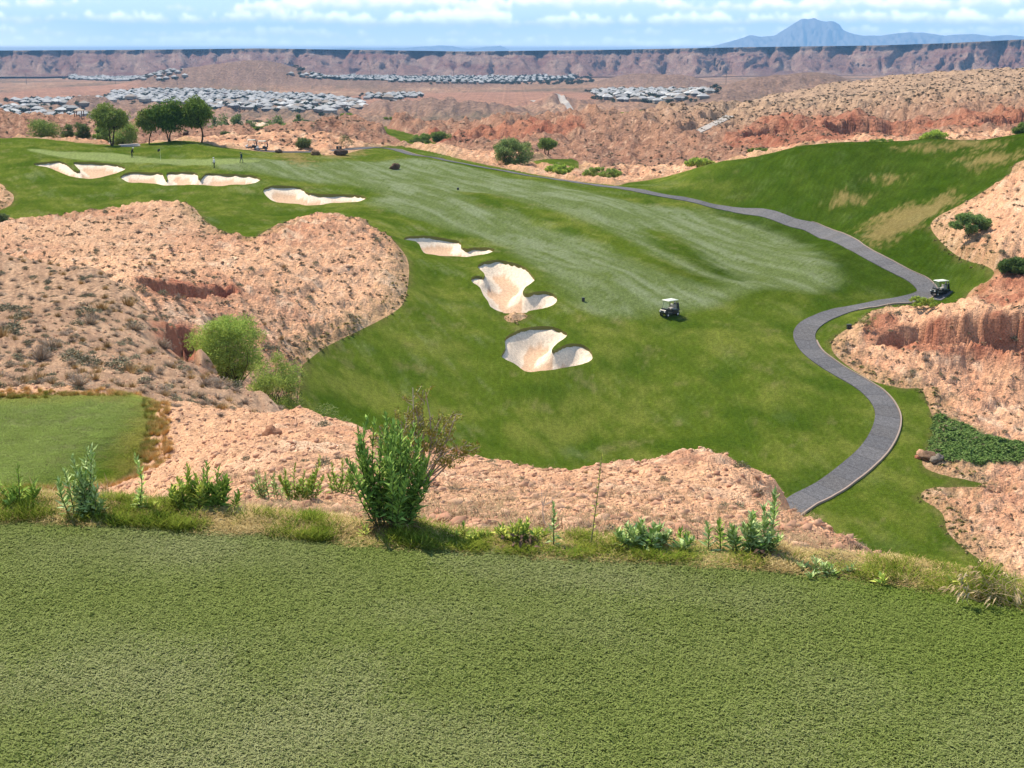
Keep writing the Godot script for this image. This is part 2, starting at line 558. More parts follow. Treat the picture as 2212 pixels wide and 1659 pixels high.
func far_hills(t: float, d: float) -> float:
	var h := 0.0
	var l := log(d)
	for q in HILLS:
		var a: float = (1106.0 + t * 3160.0 - q[0]) / q[3]
		var b: float = (l - log(q[1])) / q[4]
		var r := a * a + b * b
		if r < 4.0:
			h += q[2] * exp(-r * 1.2) * (1.0 - r / 4.0)
	return h

func ground_base(t: float, d: float) -> float:
	if d > 7.0:
		var y := -slope_at(t, log(d)) * d
		return y if d < 1100.0 else y + far_hills(t, d)
	var tee := -EYE + 0.012 * noise.get_noise_2d(t * d * 60.0, d * 60.0)
	var e := tee_edge(t)
	if d < e:
		return tee
	return lerpf(tee, -slope_at(t, log(d)) * d, smoothstep(0.0, 0.5, d - e))

# ---------------------------------------------------------------- outlines read off the photograph, laid on that land
var TURF := [-300, 0, 296, 0, 0, 297, 150, 0, 296, 300, 0, 291, 420, 0, 290, 470, 317, 0, 540, 325, 0, 590, 329, 0, 680, 330, 0, 700, 336, 0, 740, 334, 0, 770, 326, 0, 810, 318, 0, 850, 316, 0,
	900, 322, 0, 1000, 345, 0, 1080, 362, 0, 1150, 376, 0, 1250, 392, 0, 1335, 401, 0, 1350, 0, 266, 1450, 0, 269, 1540, 0, 266, 1700, 0, 258, 1850, 0, 254, 2000, 0, 248, 2212, 0, 239, 2450, 0, 232,
	2400, 330, 0, 2212, 345, 0, 2180, 378, 0, 2130, 410, 0, 2080, 440, 0, 2030, 465, 0, 2010, 490, 0, 2040, 530, 0, 2080, 560, 0, 2130, 575, 0, 2148, 590, 0, 2130, 610, 0, 2100, 625, 0, 2085, 645, 0,
	2060, 0, 164, 1990, 0, 165, 1900, 0, 165, 1845, 702, 0, 1805, 728, 0, 1797, 755, 0, 1825, 785, 0, 1885, 822, 0, 1945, 838, 0, 1990, 842, 0, 2003, 872, 0, 2020, 922, 0, 2012, 960, 0, 1993, 990, 0, 2000, 1012, 0,
	2050, 1030, 0, 2115, 1043, 0, 2118, 1052, 0, 2060, 1052, 0, 2000, 1058, 0, 1992, 1078, 0, 2035, 1108, 0, 2048, 1150, 0, 2090, 1190, 0, 2125, 1212, 0, 2150, 0, 98, 2100, 0, 75, 1700, 0, 72, 1200, 0, 78, 900, 0, 90,
	700, 0, 104, 640, 0, 120, 652, 790, 0, 700, 752, 0, 760, 722, 0, 820, 692, 0, 868, 660, 0, 882, 610, 0, 880, 560, 0, 850, 520, 0, 800, 0, 186, 740, 0, 186, 640, 0, 184, 555, 512, 0, 500, 508, 0, 450, 482, 0,
	430, 462, 0, 415, 446, 0, 370, 436, 0, 300, 442, 0, 200, 458, 0, 100, 470, 0, 30, 474, 0, -60, 474, 0, -300, 470, 0]
var BARE_PATCH := [-100, 385, 0, -5, 395, 0, 14, 410, 0, 30, 425, 0, 10, 450, 0, -100, 470, 0]
var BARE_EDGE := [1090, 683, 0, 1130, 678, 0, 1140, 684, 0, 1125, 692, 0, 1108, 698, 0, 1095, 694, 0]
var LOWER_LAWN := [-500, 0, 30, -200, 857, 0, 0, 857, 0, 150, 853, 0, 270, 857, 0, 322, 872, 0, 332, 920, 0, 318, 965, 0, 308, 1000, 0, 285, 1030, 0, 235, 1050, 0, 150, 1058, 0, 0, 1064, 0, -500, 1064, 0]
var FAR_LAWNS := [[395, 290, 0, 440, 283, 0, 520, 274, 0, 620, 265, 0, 715, 262, 0, 718, 270, 0, 650, 280, 0, 560, 285, 0, 470, 289, 0],
	[1170, 345, 0, 1240, 345, 0, 1250, 360, 0, 1240, 381, 0, 1160, 379, 0, 1130, 360, 0], [770, 268, 0, 860, 283, 0, 920, 300, 0, 950, 318, 0, 885, 316, 0, 850, 295, 0, 800, 283, 0],
	[1230, 253, 0, 1300, 246, 0, 1400, 238, 0, 1400, 243, 0, 1320, 251, 0, 1250, 259, 0]]
var BUNKERS := [
	[71, 359.5, 82, 355.5, 99, 354, 117, 350.5, 134, 349.5, 149, 357, 161, 365.5, 174, 368.5, 171, 363, 162, 355.5, 159, 349.5, 188, 348.5, 223, 350.5, 248, 353.5, 263, 358, 272, 362.5, 258, 369.5, 236, 375.5, 211, 380.5, 179, 381.5, 149, 379, 129, 373, 112, 367, 97, 363.5],
	[259, 381.5, 263, 377, 273, 372.5, 293, 371, 322, 371, 347, 372.5, 353, 377, 357, 388, 361, 392.5, 363, 390.5, 360, 380.5, 360, 374.5, 365, 371, 397, 371, 419, 372.5, 427, 377, 428, 386.5, 432, 390.5, 439, 383, 446, 375.5, 459, 374.5, 496, 377, 549, 383, 560, 388, 565, 391.5, 558, 396.5, 546, 401, 521, 404, 471, 406, 446, 404, 417, 401.5, 372, 403, 335, 398.5, 298, 396.5, 278, 392.5],
	[569, 415.5, 571, 410, 586, 405.5, 611, 404, 643, 403.5, 655, 406.5, 663, 416.5, 678, 419, 697, 421.5, 717, 421, 737, 419.5, 759, 420.5, 779, 423.5, 791, 427, 790, 431.5, 772, 436.5, 742, 439.5, 712, 441.5, 688, 444.5, 663, 443.5, 643, 440, 618, 439.5, 598, 437.5, 583, 430, 572, 421.5],
	[872, 519.5, 882, 512.5, 903, 508.5, 930, 507.5, 958, 511, 986, 516, 996, 522, 996, 530, 1007, 536, 1024, 534.5, 1052, 535.5, 1069, 539.5, 1059, 546.5, 1035, 553, 1007, 556.5, 972, 554, 941, 553, 920, 551.5, 911, 543, 906, 531, 896, 524],
	[1032, 578, 1035, 572.5, 1052, 568, 1080, 565.5, 1104, 571, 1132, 581.5, 1149, 597, 1156, 609, 1146, 619.5, 1135, 628, 1129, 638.5, 1139, 641, 1160, 637, 1180, 636, 1198, 642, 1204, 650.5, 1198, 663, 1174, 671, 1139, 675.5, 1104, 677, 1080, 675, 1061, 668, 1054, 654, 1043, 638.5, 1036, 624.5, 1022, 616, 1017, 608.5, 1021, 602, 1035, 600.5, 1045, 604, 1047, 597, 1038, 586.5],
	[1090, 737.5, 1095, 729, 1111, 718.5, 1132, 709.5, 1160, 706, 1187, 708, 1212, 715, 1226, 723.5, 1219, 734, 1205, 744.5, 1193, 756.5, 1194, 762, 1208, 755, 1229, 746, 1250, 744.5, 1271, 753, 1280, 767, 1278, 781, 1264, 789.5, 1236, 796.5, 1201, 800, 1160, 803.5, 1135, 801.5, 1118, 789.5, 1104, 781, 1083, 770.5, 1085, 763.5, 1092, 753],
	[533, 272, 545, 268, 560, 266.5, 566, 268, 560, 271, 545, 273.5], [553, 274, 568, 269, 585, 266, 596, 266.5, 592, 270, 572, 273.5], [473, 280, 486, 276, 498, 275, 494, 279, 478, 281.5]]
var BUNKER_LABELS := ["white sand bunker split by a grass tongue, beside the left end of the green", "long white sand bunker with two grass fingers below the putting green", "kidney-shaped sand bunker downhill of the long two-fingered bunker",
	"flat pale sand bunker beside the foot of the bare dirt hill", "deep sand bunker with two lobes on the slope above the bare soil patch", "heart-shaped sand bunker lowest on the slope above the valley floor",
	"small sand bunker on the far raised lawn", "narrow sand bunker on the far raised lawn", "tiny sand bunker at the edge of the far raised lawn"]
# mown fairway (paler), putting green, dormant grass, red rock with the shade of a hill ledge painted in, green creek bed
var FAIRWAYS := [[560, 340, 0, 700, 350, 0, 860, 345, 0, 980, 355, 0, 1100, 385, 0, 1250, 410, 0, 1400, 440, 0, 1560, 470, 0, 1700, 515, 0, 1790, 570, 0, 1810, 610, 0, 1760, 632, 0, 1660, 625, 0, 1590, 640, 0, 1500, 668, 0, 1400, 680, 0, 1300, 680, 0, 1240, 650, 0, 1180, 590, 0,
	1090, 530, 0, 980, 495, 0, 870, 465, 0, 800, 440, 0, 830, 420, 0, 760, 400, 0, 640, 385, 0, 540, 370, 0, 470, 362, 0, 480, 345, 0]]
var FAIRWAY_ROUGH := [[985, 412, 0, 1060, 418, 0, 1150, 440, 0, 1260, 475, 0, 1360, 520, 0, 1460, 570, 0, 1550, 610, 0, 1570, 625, 0, 1520, 622, 0, 1430, 590, 0, 1330, 545, 0, 1230, 505, 0, 1120, 470, 0, 1020, 440, 0],
	[1380, 500, 0, 1440, 500, 0, 1500, 530, 0, 1560, 575, 0, 1610, 605, 0, 1560, 600, 0, 1490, 575, 0, 1420, 540, 0]]
var GREEN := [60, 326, 0, 200, 330, 0, 330, 338, 0, 450, 341, 0, 560, 345, 0, 520, 352, 0, 420, 356, 0, 330, 354, 0, 220, 348, 0, 120, 340, 0]
var DORMANT := [[1850, 505, 0, 1900, 460, 0, 1990, 430, 0, 2080, 400, 0, 2060, 440, 0, 2000, 480, 0, 1930, 520, 0, 1880, 530, 0], [1780, 430, 0, 1840, 415, 0, 1890, 420, 0, 1850, 440, 0, 1800, 445, 0], [1930, 315, 0, 2080, 305, 0, 2180, 308, 0, 2120, 320, 0, 1990, 325, 0],
	[2060, 340, 0, 2180, 325, 0, 2200, 340, 0, 2130, 365, 0], [1880, 378, 0, 1950, 372, 0, 1960, 385, 0, 1890, 390, 0], [300, 870, 0, 345, 880, 0, 350, 930, 0, 322, 950, 0, 318, 905, 0], [690, 340, 0, 760, 324, 0, 800, 322, 0, 780, 335, 0, 730, 345, 0], [590, 330, 0, 660, 331, 0, 680, 350, 0, 640, 352, 0]]
var RED_ROCK_AND_SHADE := [[322, 692, 0, 360, 690, 0, 410, 705, 0, 428, 730, 0, 434, 790, 0, 440, 806, 0, 420, 800, 0, 380, 775, 0, 345, 735, 0], [1880, 715, 0, 1960, 695, 0, 2050, 688, 0, 2212, 682, 0, 2330, 690, 0, 2330, 810, 0, 2212, 805, 0, 2120, 775, 0, 1980, 770, 0, 1900, 745, 0],
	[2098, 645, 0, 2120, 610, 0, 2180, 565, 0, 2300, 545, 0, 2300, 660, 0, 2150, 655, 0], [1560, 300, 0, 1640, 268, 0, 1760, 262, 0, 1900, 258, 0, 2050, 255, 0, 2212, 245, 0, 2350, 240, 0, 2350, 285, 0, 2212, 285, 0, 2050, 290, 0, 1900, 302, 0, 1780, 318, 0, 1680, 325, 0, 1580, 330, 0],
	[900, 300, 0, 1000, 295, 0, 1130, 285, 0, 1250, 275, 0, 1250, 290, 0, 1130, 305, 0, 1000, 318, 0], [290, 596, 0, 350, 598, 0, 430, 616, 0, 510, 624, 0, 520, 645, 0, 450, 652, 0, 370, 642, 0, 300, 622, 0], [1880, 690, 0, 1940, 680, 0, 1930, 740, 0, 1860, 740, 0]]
var GRADED := [[700, 214, 0, 800, 206, 0, 1000, 200, 0, 1250, 200, 0, 1290, 215, 0, 1230, 228, 0, 1100, 236, 0, 900, 240, 0, 780, 236, 0], [0, 205, 0, 120, 190, 0, 240, 186, 0, 300, 195, 0, 200, 206, 0, 60, 222, 0]]
var CREEK := [2018, 898, 0, 2060, 915, 0, 2130, 945, 0, 2212, 965, 0, 2290, 985, 0, 2212, 996, 0, 2100, 1006, 0, 2020, 995, 0, 2000, 985, 0, 2012, 950, 0]

func outline(flat: Array, stride: int, dmin: float) -> PackedVector2Array:
	var pts := []
	for k in range(0, flat.size(), stride):
		pts.append(Vector3(flat[k], flat[k + 1], flat[k + 2] if stride == 3 else 0.0))
	var out := PackedVector2Array()
	var n := pts.size()
	for k in n:
		var b: Vector3 = pts[k]
		var c: Vector3 = pts[(k + 1) % n]
		if b.z == 0.0 and c.z == 0.0:
			var a: Vector3 = pts[(k + n - 1) % n]
			var d: Vector3 = pts[(k + 2) % n]
			if a.z > 0.0:
				a = b
			if d.z > 0.0:
				d = c
			for s in 4:
				var f := s / 4.0
				var u := cubic(a.x, b.x, c.x, d.x, f)
				var v := cubic(a.y, b.y, c.y, d.y, f)
				out.append(Vector2(sight(u, v).x, log(trace(u, v, dmin))))
		elif b.z == 0.0:
			out.append(Vector2(sight(b.x, b.y).x, log(trace(b.x, b.y, dmin))))
		else:
			out.append(Vector2(sight(b.x, 800.0).x, log(b.z)))
	return out

# ---------------------------------------------------------------- the ground as one sheet over x / depth and ln depth
var ct := PackedFloat32Array()
var rl := PackedFloat32Array()
var nc := 0
var nr := 0

func lay_grid() -> void:
	var t := 0.0
	var right := PackedFloat32Array()
	while t < 1.4:
		right.append(t)
		t += 0.0013 if t < 0.39 else 0.0013 + (t - 0.39) * 0.2
	for k in range(right.size() - 1, 0, -1):
		ct.append(-right[k])
	ct.append_array(right)
	var l := 0.0
	while l < 8.56:
		rl.append(l)
		var d := exp(l)
		var step := 0.02
		if d < 3.0: step = 0.04
		elif d < 8.0: step = 0.012
		elif d < 36.0: step = 0.0085
		elif d < 62.0: step = 0.011
		elif d < 104.0: step = 0.022
		elif d < 300.0: step = 0.0048
		elif d < 950.0: step = 0.0085
		l += step
	nc = ct.size()
	nr = rl.size()

func col_of(t: float) -> int:
	return clampi(ct.bsearch(t), 0, nc - 1)

func row_of(l: float) -> int:
	return clampi(rl.bsearch(l), 0, nr - 1)

# adds a shape to a layer of signed distances (metres, positive inside); take > 0 joins it, take < 0 cuts it out
func stamp(poly: PackedVector2Array, layer: PackedFloat32Array, take := 1.0, ids := PackedInt32Array(), id := 0) -> void:
	var lo := poly[0]
	var hi := poly[0]
	for q in poly:
		lo = lo.min(q)
		hi = hi.max(q)
	var c0 := maxi(col_of(lo.x) - 8, 0)
	var c1 := mini(col_of(hi.x) + 8, nc - 1)
	var r0 := maxi(row_of(lo.y) - 8, 0)
	var r1 := mini(row_of(hi.y) + 8, nr - 1)
	var wide := c1 - c0 + 1
	var tmp := PackedFloat32Array()
	tmp.resize(wide * (r1 - r0 + 1))
	tmp.fill(-1000.0)
	var n := poly.size()
	for r in range(r0, r1 + 1):
		var l := rl[r]
		var xs := PackedFloat32Array()
		for k in n:
			var a := poly[k]
			var b := poly[(k + 1) % n]
			if (a.y <= l) != (b.y <= l):
				xs.append(a.x + (b.x - a.x) * (l - a.y) / (b.y - a.y))
		if xs.is_empty():
			continue
		xs.sort()
		var d := exp(l)
		var k := 0
		for c in range(c0, c1 + 1):
			var t := ct[c]
			while k < xs.size() and xs[k] < t:
				k += 1
			var near := 1000.0
			if k < xs.size():
				near = minf(near, xs[k] - t)
			if k > 0:
				near = minf(near, t - xs[k - 1])
			tmp[(r - r0) * wide + c - c0] = near * d * (1.0 if k % 2 == 1 else -1.0)
	for c in range(c0, c1 + 1):
		var t := ct[c]
		var ls := PackedFloat32Array()
		for k in n:
			var a := poly[k]
			var b := poly[(k + 1) % n]
			if (a.x <= t) != (b.x <= t):
				ls.append(a.y + (b.y - a.y) * (t - a.x) / (b.x - a.x))
		if ls.is_empty():
			continue
		ls.sort()
		var k := 0
		for r in range(r0, r1 + 1):
			var l := rl[r]
			while k < ls.size() and ls[k] < l:
				k += 1
			var near := 1000.0
			if k < ls.size():
				near = minf(near, ls[k] - l)
			if k > 0:
				near = minf(near, l - ls[k - 1])
			near *= exp(l)
			var at := (r - r0) * wide + c - c0
			if k % 2 == 1:
				tmp[at] = minf(absf(tmp[at]), near)
			else:
				tmp[at] = -minf(absf(tmp[at]), near)
	for r in range(r0, r1 + 1):
		for c in range(c0, c1 + 1):
			var v := tmp[(r - r0) * wide + c - c0]
			var at := r * nc + c
			if take > 0.0:
				if v > layer[at]:
					layer[at] = v
					if ids.size() and v > -2.0:
						ids[at] = id
			elif v > -999.0:
				layer[at] = minf(layer[at], -v)

func blank(v := -1000.0) -> PackedFloat32Array:
	var a := PackedFloat32Array()
	a.resize(nc * nr)
	a.fill(v)
	return a

# one mesh made of some of the grid's triangles, cut where a layer changes sign
class Sheet:
	var p := PackedVector3Array()
	var n := PackedVector3Array()
	var c := PackedColorArray()
	var ix := PackedInt32Array()
	var at := {}

	func mesh() -> ArrayMesh:
		var m := ArrayMesh.new()
		var a := []
		a.resize(Mesh.ARRAY_MAX)
		a[Mesh.ARRAY_VERTEX] = p
		a[Mesh.ARRAY_NORMAL] = n
		a[Mesh.ARRAY_COLOR] = c
		a[Mesh.ARRAY_INDEX] = ix
		m.add_surface_from_arrays(Mesh.PRIMITIVE_TRIANGLES, a)
		return m

var h_ground := PackedFloat32Array()
var h_sand := PackedFloat32Array()
var d_turf := PackedFloat32Array()
var d_sand := PackedFloat32Array()
var sand_id := PackedInt32Array()
var col_dirt := PackedColorArray()
var col_turf := PackedColorArray()
var col_sand := PackedColorArray()
var nrm := PackedVector3Array()
var nrm_sand := PackedVector3Array()

var d_path := PackedFloat32Array()
var BRUSHY := [-300, 0, 104, 0, 0, 104, 100, 0, 99, 230, 0, 91, 300, 0, 81, 370, 0, 73, 430, 0, 69, 470, 0, 63, 530, 0, 55, 610, 0, 46, 640, 0, 42, 600, 882, 0, 480, 872, 0, 340, 868, 0, 150, 850, 0, 0, 852, 0, -300, 852, 0]
var ALCOVES := [[340, 712, 0, 380, 706, 0, 415, 714, 0, 432, 735, 0, 438, 785, 0, 425, 795, 0, 390, 772, 0, 358, 742, 0], [1890, 738, 0, 1960, 706, 0, 2060, 698, 0, 2140, 700, 0, 2212, 688, 0, 2330, 690, 0, 2330, 765, 0, 2212, 772, 0, 2120, 742, 0, 2000, 748, 0, 1930, 752, 0],
	[296, 602, 0, 340, 604, 0, 385, 616, 0, 430, 624, 0, 500, 630, 0, 508, 640, 0, 450, 646, 0, 380, 638, 0, 310, 616, 0], [1770, 285, 0, 1830, 272, 0, 1900, 268, 0, 1990, 262, 0, 2060, 268, 0, 2000, 284, 0, 1900, 296, 0, 1820, 300, 0], [1600, 290, 0, 1660, 275, 0, 1720, 275, 0, 1700, 300, 0, 1640, 312, 0], [2110, 268, 0, 2212, 255, 0, 2300, 250, 0, 2300, 275, 0, 2150, 285, 0]]
var HOLLOW := [-300, 480, 0, 0, 480, 0, 200, 470, 0, 400, 450, 0, 500, 510, 0, 380, 540, 0, 220, 560, 0, 0, 555, 0, -300, 555, 0]
var PATH_MAIN := [545, 323, 0, 600, 328, 0, 680, 328, 0, 760, 322, 0, 815, 319, 0, 850, 323, 0, 900, 335, 0, 1000, 353, 0, 1100, 372, 0, 1200, 386, 0, 1300, 401, 0, 1400, 417, 0, 1500, 434, 0, 1600, 455, 0, 1700, 478, 0, 1760, 494, 0, 1800, 510, 0, 1850, 536, 0, 1900, 562, 0, 1950, 590, 0, 1988, 611, 0, 2003, 630, 0,
	1985, 642, 0, 1945, 649, 0, 1880, 658, 0, 1820, 671, 0, 1770, 690, 0, 1742, 712, 0, 1738, 735, 0, 1757, 763, 0, 1800, 793, 0, 1850, 822, 0, 1890, 850, 0, 1915, 885, 0, 1915, 920, 0, 1900, 955, 0, 1870, 990, 0, 1820, 1030, 0, 1770, 1062, 0, 1715, 1093, 0, 1600, 0, 108, 1450, 0, 100]
var HILL_TRACK := [1492, 292, 0, 1520, 279, 0, 1560, 259, 0, 1578, 250, 0]
var SERVICE_PATH := [150, 294, 0, 200, 301, 0, 240, 308, 0, 283, 317, 0]
var path_line := PackedVector3Array()

func ground_line(flat: Array, dmin: float, step: float) -> PackedVector3Array:
	var raw := PackedVector3Array()
	for k in range(0, flat.size(), 3):
		var d: float = flat[k + 2] if flat[k + 2] > 0 else trace(flat[k], flat[k + 1], dmin)
		var t := sight(flat[k], flat[k + 1] if flat[k + 2] == 0 else 800.0).x
		raw.append(Vector3(t * d, 0.0, -d))
	var fine := PackedVector3Array()
	for k in raw.size() - 1:
		var a := raw[maxi(k - 1, 0)]
		var d := raw[mini(k + 2, raw.size() - 1)]
		for s in 24:
			var f := s / 24.0
			fine.append(Vector3(cubic(a.x, raw[k].x, raw[k + 1].x, d.x, f), 0.0, cubic(a.z, raw[k].z, raw[k + 1].z, d.z, f)))
	fine.append(raw[raw.size() - 1])
	for turn in 14:
		for k in range(1, fine.size() - 1):
			fine[k] = (fine[k - 1] + fine[k] * 2.0 + fine[k + 1]) / 4.0
	var out := PackedVector3Array([fine[0]])
	var gone := 0.0
	for k in range(1, fine.size()):
		var from := fine[k - 1]
		var piece := from.distance_to(fine[k])
		while gone + piece >= step:
			var f := (step - gone) / piece
			from = from.lerp(fine[k], f)
			out.append(from)
			piece = from.distance_to(fine[k])
			gone = 0.0
		gone += piece
	return out

func side_of(line: PackedVector3Array, k: int) -> Vector3:
	var along := line[mini(k + 1, line.size() - 1)] - line[maxi(k - 1, 0)]
	return Vector3(-along.z, 0.0, along.x).normalized()

func band(line: PackedVector3Array, half: float) -> PackedVector2Array:
	var out := PackedVector2Array()
	for k in line.size():
		var q := line[k] + side_of(line, k) * half
		out.append(Vector2(q.x / -q.z, log(-q.z)))
	for k in range(line.size() - 1, -1, -1):
		var q := line[k] - side_of(line, k) * half
		out.append(Vector2(q.x / -q.z, log(-q.z)))
	return out

const WAVES := [56.0, 26.0, 13.0, 6.5, 3.2, 1.6, 0.8, 0.4, 0.2, 0.1]
var BUNKER_DEPTH := [0.9, 1.0, 1.1, 1.0, 1.7, 1.7, 0.3, 0.3, 0.2]

func relief(x: float, z: float, d: float, cell: float) -> float:
	var h := 0.0
	for k in WAVES.size():
		var w: float = WAVES[k]
		if w < cell * 2.2:
			break
		if w > d * 0.4 or (w > 30.0 and d < 300.0):
			continue
		var far := d > 280.0
		var share := (0.19 if far else 0.085) if w > 7.0 else ((0.10 if far else (0.14 if d > 104.0 else 0.17)) if w > 1.0 else 0.24)
		var amp := minf(w * share, d * (0.0042 if w < d * 0.05 else (0.0022 if d < 62.0 else 0.0026)) if not far else 0.8 + (d - 280.0) * 0.02)
		var f := 100.0 / w
		var n := noise.get_noise_2d(x * f + k * 37.0, z * f * (0.45 if far and w > 10.0 else 1.0) - k * 53.0)
		if w > 3.0:
			n = 0.45 - absf(n) * 1.6        # sharp little ridges between gullies
		h += n * amp
	return h

func fill_ground() -> void:
	d_turf = blank()
	d_sand = blank()
	d_path = blank()
	sand_id.resize(nc * nr)
	var d_fair := blank()
	var d_green := blank()
	var d_dry := blank()
	var d_red := blank()
	var d_graded := blank()
	var d_creek := blank()
	stamp(outline(TURF, 3, 70.0), d_turf)
	stamp(outline(BARE_PATCH, 3, 150.0), d_turf, -1.0)
	stamp(outline(BARE_EDGE, 3, 100.0), d_turf, -1.0)
	stamp(outline(LOWER_LAWN, 3, 18.0), d_turf)
	for f in FAR_LAWNS:
		stamp(outline(f, 3, 300.0), d_turf)
	for k in BUNKERS.size():
		stamp(outline(BUNKERS[k], 2, 100.0 if k < 6 else 350.0), d_sand, 1.0, sand_id, k)
	for f in FAIRWAYS:
		stamp(outline(f, 3, 100.0), d_fair)
	for f in FAIRWAY_ROUGH:
		stamp(outline(f, 3, 100.0), d_fair, -1.0)
	stamp(outline(GREEN, 3, 150.0), d_green)
	for f in DORMANT:
		stamp(outline(f, 3, 20.0 if f[1] > 800 else 120.0), d_dry)
	for k in RED_ROCK_AND_SHADE.size():
		stamp(outline(RED_ROCK_AND_SHADE[k], 3, 40.0 if k == 0 else (260.0 if k in [3, 4] else 110.0)), d_red)
	for f in GRADED:
		stamp(outline(f, 3, 1200.0), d_graded)
	stamp(outline(CREEK, 3, 100.0), d_creek)
	d_cliff = blank()
	for k in ALCOVES.size():
		stamp(outline(ALCOVES[k], 3, 45.0 if k == 0 else (110.0 if k < 3 else 300.0)), d_cliff)
	var d_brush := blank()
	stamp(outline(BRUSHY, 3, 31.0), d_brush)
	stamp(outline(HOLLOW, 3, 130.0), d_brush)
	path_line = ground_line(PATH_MAIN, 80.0, 0.5)
	stamp(band(path_line, 1.65), d_path)
	stamp(band(ground_line(HILL_TRACK, 300.0, 1.6), 2.2), d_path)
	stamp(band(ground_line(SERVICE_PATH, 200.0, 0.8), 2.2), d_path)
	lay = [d_fair, d_green, d_dry, d_red, d_graded, d_creek, d_brush]
	noise.seed = 11
	rows_out.resize(nr)
	row_by_row(fill_row, nr)
	for r in nr:
		var o: Array = rows_out[r]
		h_ground.append_array(o[0]); h_sand.append_array(o[1])
		col_dirt.append_array(o[2]); col_turf.append_array(o[3]); col_sand.append_array(o[4])
		if o[5].size():
			for c in nc:
				d_turf[r * nc + c] = o[5][c]
	soften_sand()
	row_by_row(normal_row, nr)
	for r in nr:
		nrm.append_array(rows_out[r][0]); nrm_sand.append_array(rows_out[r][1])
	rows_out.clear()

var lay := []
var d_cliff := PackedFloat32Array()
var rows_out := []

func fill_row(r: int) -> void:
	var o_ground := PackedFloat32Array(); var o_sand := PackedFloat32Array(); var o_edge := PackedFloat32Array()
	var o_dirt := PackedColorArray(); var o_turf := PackedColorArray(); var o_bunker := PackedColorArray()
	o_ground.resize(nc); o_sand.resize(nc); o_dirt.resize(nc); o_turf.resize(nc); o_bunker.resize(nc)
	var l := rl[r]
	var d := exp(l)
	var z := -d
	var step := (rl[mini(r + 1, nr - 1)] - rl[maxi(r - 1, 0)]) * 0.5
	for c in nc:
		var i := r * nc + c
		var t := ct[c]
		var x := t * d
		var g := d_turf[i]
		if d < 8.0:
			g = tee_edge(t) - d
			o_edge.append(g)
		var h := ground_base(t, d)
		var cell := d * maxf(step * 0.7, 0.0013 if absf(t) < 0.40 else 0.02)
		var turf_in := smoothstep(0.0, 1.0, g)
		var bare := smoothstep(0.0, 0.006 * d + 0.05, -g)
		if d > 60.0:
			bare *= smoothstep(0.0, 2.0, -d_path[i] - 0.2)
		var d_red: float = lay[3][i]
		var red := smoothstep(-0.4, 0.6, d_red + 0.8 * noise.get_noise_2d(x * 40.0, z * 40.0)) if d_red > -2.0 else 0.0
		if bare > 0.0 and d < 4000.0:
			h += relief(x, z, d, cell) * bare * (0.45 if lay[4][i] > 0.0 else 1.0) * (1.0 if d < 330.0 else lerpf(1.0, 0.38, smoothstep(0.03, 0.12, t) * smoothstep(480.0, 600.0, d)))
		elif d > 60.0:
			h += (0.22 * noise.get_noise_2d(x * 5.0, z * 5.0) + 0.08 * noise.get_noise_2d(x * 13.0 + 50.0, z * 13.0) + 0.75 * noise.get_noise_2d((x * 0.88 - z * 0.47) * 4.2, (x * -0.47 + z * -0.88) * 1.7 + 40.0) * smoothstep(0.0, 6.0, g) * smoothstep(0.0, 7.0, -d_path[i])) * turf_in
		elif d > 8.0:
			h += 0.03 * noise.get_noise_2d(x * 60.0, z * 60.0) * turf_in
		if d_cliff[i] > -1.5:
			h -= (1.7 if d < 100.0 else (2.2 if d < 250.0 else 5.0)) * smoothstep(0.0, 0.7 if d < 250.0 else 2.0, d_cliff[i] + 0.4 * noise.get_noise_2d(x * 90.0, z * 90.0))
		if d_path[i] > -0.6 and d > 60.0:
			h -= 0.06 * smoothstep(-0.5, 0.0, d_path[i])
		o_ground[c] = h
		o_sand[c] = h
		# colours of the matter itself, with the ledge shade painted in as dark red
		if g > -3.0 or d < 9.0 or d_sand[i] > -3.0:
			o_turf[c] = turf_color(x, z, d, g, lay[0][i], lay[1][i], lay[2][i])
		if g < 3.0:
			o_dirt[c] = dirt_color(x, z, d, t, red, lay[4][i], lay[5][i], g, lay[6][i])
		if d_sand[i] > -3.0:
			var deep: float = BUNKER_DEPTH[sand_id[i]]
			var wide := 0.6 + deep * 0.85
			var s := d_sand[i]
			o_sand[c] = h - 0.14 - 0.16 * clampf(deep, 0.2, 1.0) - deep * smoothstep(0.0, wide, s)
			var floor_ := smoothstep(wide * 0.90, wide * 0.98, s + 0.35 * noise.get_noise_2d(x * 30.0, z * 30.0))
			var white := Color(0.66, 0.56, 0.455).lerp(Color(0.55, 0.445, 0.35), smoothstep(0.1, 0.7, noise.get_noise_2d(x * 110.0, z * 60.0)))
			o_bunker[c] = white.lerp(Color(0.50, 0.345, 0.24), floor_) * (0.97 + 0.06 * noise.get_noise_2d(x * 300.0, z * 300.0))
	rows_out[r] = [o_ground, o_sand, o_dirt, o_turf, o_bunker, o_edge]

# rounds the creases of the sand, rim left as it is
func soften_sand() -> void:
	var list := PackedInt32Array()
	for r in range(1, nr - 1):
		for c in range(2, nc - 2):
			if d_sand[r * nc + c] > 0.05:
				list.append(r * nc + c)
	for turn in 5:
		var old := h_sand.duplicate()
		for i in list:
			var w := smoothstep(0.0, 0.8, d_sand[i]) * 0.8
			var mean := (old[i - 1] + old[i + 1] + old[i - 2] + old[i + 2]) * 0.17 + (old[i - nc] + old[i + nc]) * 0.16
			h_sand[i] = lerpf(old[i], mean, w)

